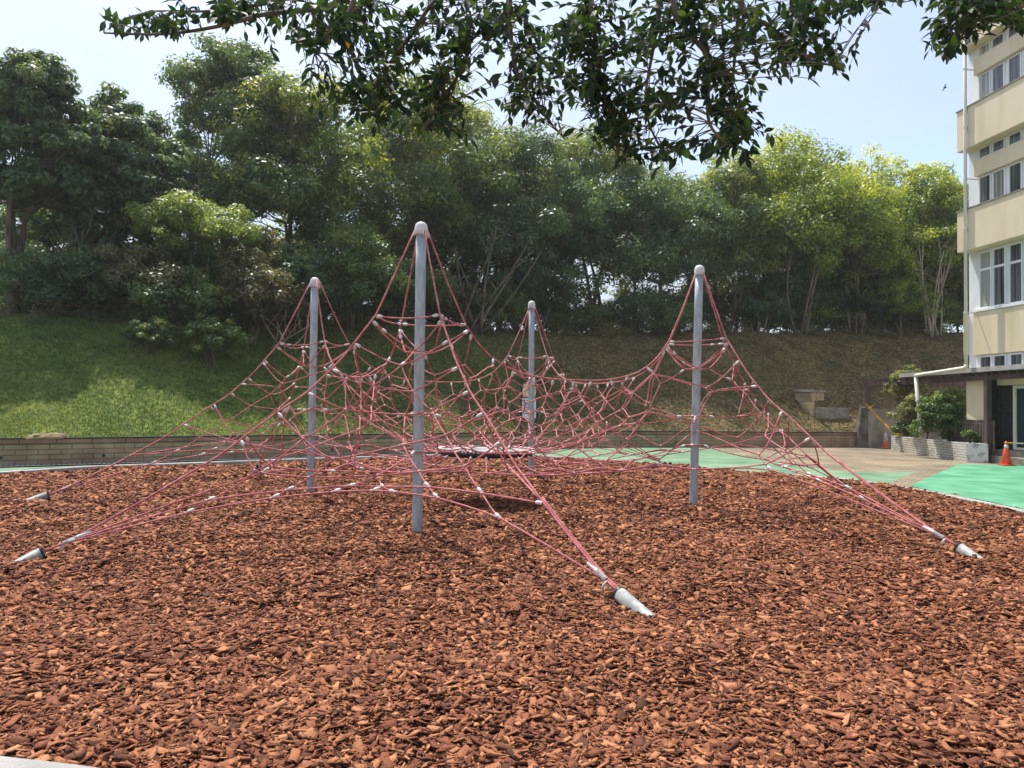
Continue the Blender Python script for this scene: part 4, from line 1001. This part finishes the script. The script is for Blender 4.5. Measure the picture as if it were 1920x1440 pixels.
# --- geometry
net = empty('climbing_net', 'red rope climbing net on four grey masts with a round nest at its centre', 'climbing frame', (cen4[0], cen4[1], 0))
def smooth_chain(ns, sub=4, sag=0.0):
    P = NP_[ns]
    if len(P) == 2:
        t = np.linspace(0, 1, 6)[:, None]; q = P[0]*(1-t)+P[1]*t; L_ = np.linalg.norm(P[1]-P[0])
        h = (abs(int(ns[0])*7+int(ns[1])*13) % 11)/11
        q[:, 2] -= (4*t*(1-t))[:, 0]*L_*(.02+.06*h); q[:, 0] += (4*t*(1-t))[:, 0]*L_*(h-.5)*.035; return q
    closed = ns[0] == ns[-1]; out = []; n = len(P)
    for i in range(n-1):
        p0 = P[i-1] if i > 0 else (P[-2] if closed else P[0]); p3 = P[i+2] if i+2 < n else (P[1] if closed else P[-1]); p1, p2 = P[i], P[i+1]
        for k in range(sub):
            t = k/sub; out.append(.55*.5*((2*p1)+(-p0+p2)*t+(2*p0-5*p1+4*p2-p3)*t*t+(-p0+3*p1-3*p2+p3)*t**3) + .45*(p1*(1-t)+p2*t))
    out.append(P[-1]); return np.array(out)
RR = .0094
def size_seen(P):
    d = np.linalg.norm(P-(0, 0, EYE), axis=1); return float(np.sum(np.linalg.norm(np.diff(P, axis=0), axis=1))/d.mean()/d.mean())
draw = [smooth_chain(ns) for ns, _, _ in ROPES]
order = sorted(range(len(draw)), key=lambda i: -size_seen(draw[i])); rest = MB()
for k_, i in enumerate(order):
    if k_ < 99:
        mb = MB(); mb.tube(draw[i], RR, 7); mb.build('net_rope', m_rope, net, smooth=True)
    else: rest.tube(draw[i], RR, 6)
o = rest.build('net_ropes', m_rope, net, smooth=True); o['kind'] = 'stuff'
# main cables
def cable(P, name='support_cable', r=.0116):
    mb = MB(); mb.tube(P, r, 8); return mb.build(name, m_rope, net, smooth=True)
for k in range(4):
    cable([ecab(k, s) for s in np.linspace(0, 1, 50)])
    for nx in (True, False):
        P = np.array([acab(k, nx, t) for t in np.linspace(0, 1, 40)]); cable(P)
        A = (AN if nx else AP)[k]; d = unit(acab(k, nx, .93)-A); side = unit(np.cross(d, (0, 0, 1)))
        if not nx or k in (1,):            # second rope running beside it
            cable([acab(k, nx, t) + side*.028 for t in np.linspace(.70 if not nx else .60, 1, 16)])
        # white sleeve with lashed cord
        f = unit(acab(k, nx, .95)-acab(k, nx, .99)); p0 = acab(k, nx, .955) - (0, 0, .0)
        a = A + f*.16; b = A + f*.42
        mb = MB(); mb.tube([a+(b-a)*t for t in (0.45, .5, .95, 1)], [.019, .021, .021, .018], 10); sl_ = mb.build('rope_sleeve', m_ferrule, net, smooth=True)
        mb = MB(); hel = []
        e1_ = side; e2_ = np.cross(f, side)
        for q in range(90): th = q*2*pi/9; hel.append(a + (b-a)*(.02+.5*q/90) + (e1_*cos(th)+e2_*sin(th))*.020)
        mb.tube(hel, .0052, 5); mb.tube([a, a-f*.02-side*.03-e2_*.0, a-side*.05+(0, 0, -.05), a-side*.03+(0, 0, -.09)], [.008, .012, .012, .006], 6)
        mb.tube([a, a+side*.02+(0, 0, -.03), a+side*.01+(0, 0, -.08)], [.007, .008, .004], 6); mb.build('lashing_cord', m_cord, sl_, smooth=True)
        # ground tube
        g = -f*.0; d_t = unit(np.array((A-FOOT[k])[:2].tolist()+[0])); el = R(19 if (k == 0 and not nx) else 22 if k == 3 else 28); ax = np.array((d_t[0]*cos(el), d_t[1]*cos(el), -sin(el)))
        rt = .058; s0 = A - np.array((0, 0, .005)); hollow = [(0.046, .05), (.046, 0), (rt, 0), (rt, .62)]
        mb = MB(); w1 = unit(np.cross(ax, (0, 0, 1))); w2 = np.cross(ax, w1); n = 20; vs = []
        for (rr_, L_) in hollow: vs += [s0 + ax*L_ + (w1*cos(2*pi*j/n)+w2*sin(2*pi*j/n))*rr_ for j in range(n)]
        mb.add(vs, [(i*n+j, i*n+(j+1) % n, (i+1)*n+(j+1) % n, (i+1)*n+j) for i in range(3) for j in range(n)]); at_ = mb.build('ground_tube', m_tube, net, smooth=True)
        mb = MB(); mb.tube([s0+ax*.045, s0+ax*.05], .0458, 16); mb.build('tube_mouth', m_steel_d, at_)
        mb = MB(); mb.tube([s0-ax*.006+w2*0, s0+ax*.004], .0605, 20); mb.add([], [])
        rim = MB(); rv = []
        for (rr_, L_) in ((.047, -.004), (.061, -.004), (.061, .014), (.0585, .016)): rv += [s0 + ax*L_ + (w1*cos(2*pi*j/n)+w2*sin(2*pi*j/n))*rr_ for j in range(n)]
        rim.add(rv, [(i*n+j, i*n+(j+1) % n, (i+1)*n+(j+1) % n, (i+1)*n+j) for i in range(3) for j in range(n)]); rim.build('tube_rim', m_black, at_, smooth=False)
# masts
for k in range(4):
    Z = TOP[k][2]; mb = MB(); zs = (-.2, 0, .8, 1.6, 2.4, 3.2, Z-.17)
    mb.tube([mast_pt(k, z) for z in zs], .0655, 24); ms = mb.build('mast', m_steel, net, smooth=True)
    c = mast_pt(k, Z)
    mb = MB(); mb.lathe([(.069, -.17), (.082, -.165), (.084, -.10), (.081, -.07), (.070, -.035), (.048, -.012), (.02, -.002), (.004, 0)], 24, c); cp = mb.build('mast_cap', m_ferrule, ms, smooth=True)
    mb = MB()
    for d in (unit(AN[k]-FOOT[k]), unit(AP[k]-FOOT[k]), U_[k], -U_[(k-1) % 4]):
        q = c + d*.085 - (0, 0, .13); mb.capsule(q+(0, 0, .06)-d*.03, q+d*.012-(0, 0, .06), .022, 8)
    mb.build('rope_eye', m_ferrule, cp, smooth=True)
    for z in (2.24, 1.47, 1.00):
        p = mast_pt(k, z); mb = MB(); mb.lathe([(.0665, -.018), (.0745, -.018), (.0745, .018), (.0665, .018)], 24, p); mb.build('mast_collar', m_ferrule, ms, smooth=True)
    p = FOOT[k]; mb = MB(); 
    for q in (-.9, 1.1): mb.capsule(p+(.064*sin(q), -.064*cos(q), .09), p+(.071*sin(q), -.071*cos(q), .09), .014, 8)
    mb.build('foot_bolt', m_steel, ms)
# ferrules at the rope ends and clamps at the crossings
FER = []
for (ns, f0, f1), P in zip(ROPES, draw):
    L_ = np.linalg.norm(np.diff(P, axis=0), axis=1); cl = np.concatenate([[0], np.cumsum(L_)])
    def at_(s): return np.array([np.interp(s, cl, P[:, c]) for c in range(3)])
    if cl[-1] < .12: continue
    if f0: FER.append((at_(.018), at_(.095), .0195))
    if f1: FER.append((at_(cl[-1]-.018), at_(cl[-1]-.095), .0195))
    if f0 and len(ns) == 2 and cl[-1] > .5 and (ns[0] % 3 == 0): FER.append((at_(.16), at_(.225), .0185))
deg = {}
for i, j, q in SEG: deg[i] = deg.get(i, 0)+1; deg[j] = deg.get(j, 0)+1
KN = [i for i in free if deg.get(i, 0) >= 3]
FER.sort(key=lambda f: np.linalg.norm(f[0]-(0, 0, EYE))); rest = MB()
for k_, (a, b, r_) in enumerate(FER):
    if k_ < 99:
        mb = MB(); mb.capsule(a, b, r_, 8); mb.build('rope_ferrule', m_ferrule, net, smooth=True)
    else: rest.capsule(a, b, r_, 6)
o = rest.build('rope_ferrules', m_ferrule, net, smooth=True); o['kind'] = 'stuff'
m_knot = mat('pale_red_clamp', (.50, .22, .21), (.62, .36, .33), 12, .6)
KN.sort(key=lambda i: np.linalg.norm(NP_[i]-(0, 0, EYE))); rest = MB()
for k_, i in enumerate(KN):
    p = NP_[i]; r_ = np.random.default_rng(i); d = unit(r_.normal(size=3)*(1, 1, .4))
    if k_ < 99:
        mb = MB(); mb.capsule(p-d*.022, p+d*.022, .0165, 7); mb.build('cross_clamp', m_knot, net, smooth=True)
    else: rest.capsule(p-d*.022, p+d*.022, .0165, 6)
o = rest.build('cross_clamps', m_knot, net, smooth=True); o['kind'] = 'stuff'
# round nest in the middle
mb = MB(); th = np.linspace(0, 2*pi, 49)
mb.tube([DC + (R_D*cos(t), R_D*sin(t), -.02) for t in th], .045, 10, cap=False); nest = mb.build('nest_ring', m_dark, net, smooth=True)
mb = MB(); mb.lathe([(R_D-.05, .012), (R_D-.06, .03), (R_D*.6, .0), (.02, -.02)], 40, DC); mb.build('nest_mat', m_mat, nest, smooth=True)
mb = MB()
for t in np.linspace(0, 2*pi, 36, endpoint=False):
    a = DC + ((R_D-.02)*cos(t), (R_D-.02)*sin(t), .035); mb.capsule(a, a + (.07*cos(t), .07*sin(t), .012), .017, 7)
mb.build('ring_clamps', m_ferrule, nest, smooth=True)['kind'] = 'stuff'
mb = MB()
for t in np.linspace(0, 2*pi, 72, endpoint=False):
    b = .05; mb.tube([DC+((R_D+.03)*cos(t), (R_D+.03)*sin(t), .03), DC+((R_D-.02)*cos(t+.03), (R_D-.02)*sin(t+.03), .045), DC+((R_D-.09)*cos(t+.05), (R_D-.09)*sin(t+.05), .02)], .007, 5)
mb.build('lacing', m_rope, nest)['kind'] = 'stuff'
# ------------------------------------------------------------------ leafy branch overhead
ot = empty('overhanging_tree', 'broad-leaved tree whose dark leafy branches hang across the top of the photo', 'tree', (3.4, -2.6, 0))
wb = MB(); TB_ = np.array((3.4, -2.6, -.1))
fork = np.array((3.1, -2.2, 3.6)); wb.tube(bez(TB_, np.array((3.6, -2.6, 1.8)), fork, 10), np.linspace(.34, .22, 10), 12)
hubA, hubB, hubC = np.array((-.4, 2.9, 5.0)), np.array((1.0, 3.1, 5.1)), np.array((3.0, 3.2, 4.9))
hubL = np.array((-1.6, 3.1, 4.5))
for h, w in ((hubA, .11), (hubB, .13), (hubC, .12)): wb.tube(bez(fork, (fork+h)/2 + (0, 0, 1.0), h, 14), np.linspace(.2, w*.45, 14), 9)
wb.tube(bez(hubA, (hubA+hubL)/2+(0, 0, .2), hubL, 8), np.linspace(.05, .025, 8), 7)
BR = [  # (hub, photo way-points with distance)
 (hubA, [(900, -160, 3.3), (800, 20, 3.2), (700, 170, 3.15), (715, 235, 3.1)]),
 (hubA, [(860, -120, 3.5), (880, 80, 3.4), (840, 170, 3.3), (790, 245, 3.2)]),
 (hubL, [(640, -40, 3.3), (480, 30, 3.2), (330, 62, 3.15), (195, 62, 3.1)]),
 (hubL, [(620, -60, 3.6), (520, 0, 3.5), (400, 20, 3.4), (330, 20, 3.3)]),
 (hubA, [(680, -60, 3.0), (620, 60, 2.95), (590, 100, 2.9)]),
 (hubB, [(1000, -120, 3.6), (960, 90, 3.5), (1010, 200, 3.4), (1060, 262, 3.3)]),
 (hubB, [(1130, -120, 3.4), (1120, 100, 3.3), (1150, 230, 3.2), (1160, 300, 3.1)]),
 (hubB, [(1250, -120, 3.8), (1230, 60, 3.7), (1210, 200, 3.5), (1250, 300, 3.4)]),
 (hubB, [(1392, -90, 3.5), (1383, 40, 3.45), (1374, 150, 3.4), (1366, 262, 3.35)]),
 (hubC, [(1440, -60, 3.4), (1455, 60, 3.35), (1520, 112, 3.3), (1565, 122, 3.25)]),
 (hubC, [(1330, -90, 3.1), (1330, 120, 3.0), (1330, 230, 2.95), (1380, 280, 2.9)]),
 (hubC, [(1560, -60, 3.6), (1640, -10, 3.5), (1690, 5, 3.45)]),
 (hubC, [(1950, -80, 3.2), (1860, 10, 3.15), (1800, 70, 3.1), (1775, 120, 3.05)]),
 (hubC, [(1960, -60, 3.5), (1900, 30, 3.4), (1880, 60, 3.35)]),
 (hubC, [(1830, -60, 3.7), (1780, 10, 3.6), (1750, 40, 3.55)]),
]
ro = np.random.default_rng(77)
spine = []
for hub, wp in BR:
    P = poly3 = [hub] + [D(*w) for w in wp]
    P = np.array(P); q = []
    for i in range(len(P)-1):
        p0, p1, p2, p3 = P[max(0, i-1)], P[i], P[i+1], P[min(len(P)-1, i+2)]
        for k in range(6):
            t = k/6; q.append(.5*((2*p1)+(-p0+p2)*t+(2*p0-5*p1+4*p2-p3)*t*t+(-p0+3*p1-3*p2+p3)*t**3))
    q.append(P[-1]); q = np.array(q); wb.tube(q, np.linspace(.016, .0035, len(q)), 6); spine.append(q)
SP = np.concatenate(spine)
# where the leaf sprays hang: centre column, row, radius x, radius y, count
BLOB = [(210, 62, 40, 14, 4), (300, 66, 70, 16, 9), (420, 40, 90, 34, 22), (500, 15, 60, 30, 10), (560, 90, 55, 30, 7), (640, 60, 80, 50, 20), (720, 110, 90, 60, 34), (690, 190, 80, 45, 26),
        (640, 205, 70, 30, 10), (780, 200, 70, 50, 22), (840, 240, 50, 38, 11), (760, 40, 90, 40, 16), (860, 90, 70, 80, 22), (930, 50, 80, 60, 26), (1000, 130, 80, 70, 34), (960, 210, 60, 40, 12), (1080, 60, 90, 60, 32), (1110, 170, 90, 70, 40),
        (1140, 265, 80, 45, 24), (1200, 90, 80, 70, 30), (1230, 210, 80, 70, 36), (1250, 300, 60, 30, 12), (1300, 40, 70, 50, 18), (1330, 160, 70, 70, 26), (1380, 250, 55, 50, 20), (1360, 290, 40, 20, 8), (1410, 60, 60, 60, 15), (1470, 110, 60, 55, 20),
        (1540, 112, 50, 35, 12), (1572, 136, 22, 12, 5), (1500, 30, 70, 40, 18), (1590, 20, 70, 24, 14), (1665, 5, 35, 14, 5), (1760, 20, 30, 30, 8), (1800, 50, 50, 45, 18), (1775, 100, 28, 28, 7), (1870, 30, 60, 40, 22), (1820, 10, 60, 30, 12), (1910, 50, 30, 20, 6)]
LV, LF, LR, nl = [], [], [], 0
def add_leaf(base, dirv, L_, up):
    """a pointed leaf of 11 points folded along its rib"""
    global nl
    d = dirv/np.linalg.norm(dirv); s = np.cross(d, up); s /= np.linalg.norm(s)+1e-9; n_ = np.cross(s, d); w = L_*.225
    prof = [(0, 0), (.2, .62), (.45, 1.0), (.7, .78), (.88, .34)]
    rib = [base + d*L_*t - n_*L_*.12*t*t for t, _ in prof] + [base + d*L_*1.04 - n_*L_*.14]
    vs = [rib[0]]
    for (t, k), c in list(zip(prof, rib))[1:]: vs += [c - s*w*k + n_*w*k*.28, c, c + s*w*k + n_*w*k*.28]
    vs.append(rib[-1]); i = nl
    fs = [(i, i+1, i+2, i+2), (i, i+2, i+3, i+3)]
    for a in range(3):
        o = i+1+3*a; fs += [(o, o+3, o+4, o+1), (o+1, o+4, o+5, o+2)]
    o = i+10; fs += [(o, o+3, o+1, o+1), (o+1, o+3, o+2, o+2)]
    LV.extend(vs); LF.extend(fs); LR.extend([ro.random()]*len(fs)); nl += len(vs)
tw = MB()
for (px, py, rx, ry, cnt) in BLOB:
    for _ in range(int(cnt*1.75)):
        a = ro.uniform(0, 2*pi); r_ = min(1.45, abs(ro.normal())*.72); y = ro.uniform(2.75, 3.75)
        tip = D(px+rx*r_*cos(a), py-14+ry*r_*sin(a), y)
        # root: the nearest wood above
        dd = np.linalg.norm(SP-tip, axis=1) + .8*np.maximum(0, tip[2]-SP[:, 2]); b = SP[np.argmin(dd)]
        v = tip-b; Lb = np.linalg.norm(v)
        if Lb > .55: b = tip - v/Lb*.55; 
        mid = (b+tip)/2 + (0, 0, .04) + ro.normal(size=3)*.02
        P = bez(b, mid, tip, 7); tw.tube(P, np.linspace(.0032, .0012, 7), 4, cap=False)
        nlv = ro.integers(5, 9)
        for j in range(nlv):
            t = .35+.65*(j+.5)/nlv; k = min(5, int(t*6)); c = P[k] + (P[k+1]-P[k])*(t*6-k)
            ax = unit(P[-1]-P[0]); sd = unit(np.cross(ax, ro.normal(size=3)))
            dv = ax*.55 + sd*.9*(1 if j < nlv-1 else .2) + np.array((0, 0, -.35)) + ro.normal(size=3)*.18
            up = unit(np.array((0, 0, 1.0)) + ro.normal(size=3)*.45)
            add_leaf(c, dv, ro.uniform(.036, .068), up)
m_bigleaf = leaf_mat('overhanging_leaf', (.010, .027, .018), (.046, .088, .028), (.018, .043, .021), .30, .6, .22)
wb.build('trunk', m_bark, ot, smooth=True); tw.build('twigs', m_bark, ot, smooth=True)['kind'] = 'stuff'
me = bpy.data.meshes.new('foliage')
F_ = [f if f[2] != f[3] else f[:3] for f in LF]; me.from_pydata([tuple(p) for p in LV], [], F_); me.materials.append(m_bigleaf)
at = me.attributes.new('rnd', 'FLOAT', 'FACE'); at.data.foreach_set('value', np.array(LR, np.float32)); me.polygons.foreach_set('use_smooth', [True]*len(F_))
o = bpy.data.objects.new('foliage', me); C.objects.link(o); o.parent = ot
# the single yellow leaf
nl = 0; LV, LF, LR = [], [], []
b = D(652, 62, 3.0); add_leaf(b, np.array((.05, 0, -1.0)), .062, np.array((0, -1.0, .2)))
me = bpy.data.meshes.new('yellow_leaf'); me.from_pydata([tuple(p) for p in LV], [], [f if f[2] != f[3] else f[:3] for f in LF]); me.materials.append(mat('yellow_leaf', (.75, .34, .02), rough=.5, trans=.4))
o = bpy.data.objects.new('yellow_leaf', me); C.objects.link(o); o.parent = ot; o['label'] = 'single yellowed leaf'

# ------------------------------------------------------------------ bark chips
def chips(n, sampler, Lm, zl):
    r = rng; xy = sampler(n); n = len(xy)
    L_ = Lm*np.clip(np.exp(r.normal(size=n)*.5), .35, 2.3); W_ = L_*r.uniform(.20, .72, n); T_ = np.clip(L_*r.uniform(.05, .13, n), .0025, .010)
    base = np.array([(-1, -.55, -1), (1, -.4, -1), (1, .5, -1), (-1, .6, -1), (-.85, -.42, 1), (.8, -.5, 1), (.9, .35, 1), (-.9, .45, 1)], float)
    v = base[None]*np.stack([L_/2, W_/2*1.7, T_/2], 1)[:, None, :]
    v *= r.uniform(.62, 1.3, size=v.shape)
    v[:, :, 2] += (v[:, :, 0]**2)*r.uniform(-3, 3, n)[:, None]
    v[:, (1, 2, 5, 6), 1] += (W_*r.uniform(-.3, .3, n))[:, None]
    yaw = r.uniform(0, 2*pi, n); pit = r.normal(size=n)*.24; rol = r.normal(size=n)*.38
    def rot(v, a, i, j):
        c, s = np.cos(a)[:, None], np.sin(a)[:, None]; w = v.copy(); w[:, :, i] = v[:, :, i]*c - v[:, :, j]*s; w[:, :, j] = v[:, :, i]*s + v[:, :, j]*c; return w
    v = rot(v, rol, 1, 2); v = rot(v, pit, 0, 2); v = rot(v, yaw, 0, 1)
    z = hump(xy[:, 0], xy[:, 1]) + r.uniform(.0, zl, n)
    v += np.column_stack([xy, z])[:, None, :]
    q = np.array([(4, 5, 6, 7), (0, 1, 5, 4), (1, 2, 6, 5), (2, 3, 7, 6), (3, 0, 4, 7), (0, 3, 2, 1)])
    F = (np.arange(n)[:, None, None]*8 + q[None]).reshape(-1, 4)
    col = np.clip(np.where(r.random(n) < .12, r.uniform(.75, 1, n), r.beta(2.3, 2.6, n)), 0, 1)
    fc = np.repeat(col[:, None], 6, 1); fc[:, 1:5] = np.clip(fc[:, 1:5]*.9, 0, 1)
    return v.reshape(-1, 3), F, fc.ravel()
def sampler(y0, y1, wide):
    def f(n):
        out = []
        got = 0
        while got < n:
            y = np.sqrt(rng.uniform(y0*y0, y1*y1, n)); x = rng.uniform(-1, 1, n)*(y*.78+wide); p = np.column_stack([x, y]); p = p[inside(p, BED)]
            out.append(p); got += len(p)
        return np.concatenate(out)[:n]
    return f
AV, AF, AC, off = [], [], [], 0
for n, a, b, Lm, zl in ((40000, 2.6, 6.0, .022, .044), (84000, 2.6, 5.2, .042, .040), (98000, 5.2, 9, .045, .038), (84000, 9, 14.5, .056, .035), (50000, 14.5, 24, .075, .03)):
    v, f, c = chips(n, sampler(a, b, 1.0), Lm, zl); AV.append(v); AF.append(f+off); AC.append(c); off += len(v)
def side(n):
    p = np.column_stack([rng.uniform(-13, 10, n), rng.uniform(2, 16, n)]); return p[inside(p, BED) & (np.abs(p[:, 0]) > p[:, 1]*.75+.8)]
v, f, c = chips(120000, side, .055, .035); AV.append(v); AF.append(f+off); AC.append(c); off += len(v)
def spill(n):
    i = rng.integers(0, len(BED), n*2); q = BED[i] + (np.roll(BED, -1, 0)[i]-BED[i])*rng.random((n*2, 1)); w = offset_poly(BED, 1.0)[i]-BED[i]
    return (q + w*(.05+.55*rng.random((n*2, 1))**2.2))[:n]
v, f, c = chips(2600, spill, .04, .004); v[:, 2] -= np.repeat(np.full(2600, .03), 8) - .005; AV.append(v); AF.append(f+off); AC.append(c)
o = np_mesh('bark_mulch', np.concatenate(AV), np.concatenate(AF), m_chip, attr={'rnd': np.concatenate(AC)})
tag(o, 'reddish brown bark chips covering the bed under the net', 'bark mulch', kind='stuff')

# ------------------------------------------------------------------ grass and litter on the bank
def on_hill(n, s0, s1, d0, d1, seed):
    r = np.random.default_rng(seed); ss = np.linspace(s0, s1, 90); dd = np.linspace(d0, d1, 40)
    tab = np.array([[hill(s, d) for d in dd] for s in ss]); a = r.uniform(0, 88.99, n); b = r.uniform(0, 38.99, n); i = a.astype(int); j = b.astype(int); u = (a-i)[:, None]; v = (b-j)[:, None]
    return tab[i, j]*(1-u)*(1-v)+tab[i+1, j]*u*(1-v)+tab[i, j+1]*(1-u)*v+tab[i+1, j+1]*u*v, r
m_grass = mat('grass_blade', (.045, .085, .018), (.27, .29, .095), rough=.6, attr='rnd', c3=(.115, .165, .040), trans=.3)
sL, sM = 2.0, S_END+4
P, r = on_hill(190000, sL, sM, .15, 7.2, 31); n = len(P)
keep = r.random(n) < np.clip(1.15 - (P[:, 0]+3)/9, .16, 1); P = P[keep]; n = len(P)
th = r.uniform(0, 2*pi, n); h = r.uniform(.03, .095, n); w = r.uniform(.006, .014, n); ln = r.uniform(.2, .9, n)
dx = np.stack([np.cos(th), np.sin(th), np.zeros(n)], 1); px_ = np.stack([-np.sin(th), np.cos(th), np.zeros(n)], 1)
up = np.array((0, 0, 1.0)); V = np.stack([P-px_*w[:, None], P+px_*w[:, None], P+up*(h*.6)[:, None]+dx*(h*ln*.4)[:, None]+px_*(w*.6)[:, None], P+up*h[:, None]*.95+dx*(h*ln)[:, None]], 1)
patch = .5+.28*np.sin(P[:, 0]*1.1+P[:, 1]*.5)*np.sin(P[:, 1]*.9-P[:, 0]*.3)
o = np_mesh('grass', V.reshape(-1, 3), np.arange(n*4).reshape(-1, 4), m_grass, attr={'rnd': np.clip(patch+.22*r.normal(size=n), 0, 1)})
tag(o, 'short mown grass on the left half of the bank', 'grass', kind='stuff')
CP, CN, CRn = [], [], []
rc = np.random.default_rng(44)
for k in range(330):
    s_ = rc.uniform(3, S_END+8); d_ = run_(s_) + rc.normal()*.75 + .35; q = hill(s_, d_); big = rc.random() < .3; h_ = rc.uniform(.35, .95) if big else rc.uniform(.12, .4); m_ = int(60+170*h_)
    CP.append(q + np.column_stack([rc.normal(size=m_)*h_*.55, rc.normal(size=m_)*h_*.4, np.abs(rc.normal(size=m_))*h_*.5])); CN.append(unit(np.array((0, -.1, .5))+.7*rc.normal(size=(m_, 3)))); CRn.append(np.clip(rc.random()*.8+.15*rc.normal(size=m_), 0, 1))
CP = np.concatenate(CP); Ls = rc.uniform(.07, .17, len(CP)); V, F = leaf_cards(CP, np.concatenate(CN), Ls, Ls*rc.uniform(.2, .55, len(CP)), rc)
o = np_mesh('undergrowth', V, F, m_leafdry, attr={'rnd': np.concatenate(CRn)}); tag(o, 'ragged low weeds along the top edge of the bank', 'undergrowth', kind='stuff')
m_litter = mat('dry_litter', (.05, .035, .018), (.34, .27, .15), rough=.8, attr='rnd', c3=(.15, .11, .055))
P, r = on_hill(60000, wall_px(560), S_END+9, .1, 8.6, 32); n = len(P); nr = unit(np.array((0, -.3, 1.0))+.5*r.normal(size=(n, 3)))
Ls = r.uniform(.05, .13, n); V, F = leaf_cards(P+(0, 0, .02), nr, Ls, Ls*r.uniform(.15, .5, n), r)
o = np_mesh('leaf_litter', V, F, m_litter, attr={'rnd': r.beta(1.6, 2.6, n)}); tag(o, 'dry brown leaf litter strewn over the bare right part of the bank', 'leaf litter', kind='stuff')
# ------------------------------------------------------------------ haze
mh = bpy.data.materials.new('haze'); mh.use_nodes = True; nt = mh.node_tree
nt.nodes.remove(nt.nodes['Principled BSDF']); pv = nt.nodes.new('ShaderNodeVolumePrincipled')
pv.inputs['Color'].default_value = (.93, .97, 1, 1); pv.inputs['Density'].default_value = .0005; pv.inputs['Anisotropy'].default_value = .3
nt.links.new(pv.outputs[0], nt.nodes['Material Output'].inputs['Volume'])
mb = MB(); mb.box((-1000, -1000, -12), (1000, 1000, 32)); o = mb.build('haze', mh); o['kind'] = 'stuff'
fix_parents()
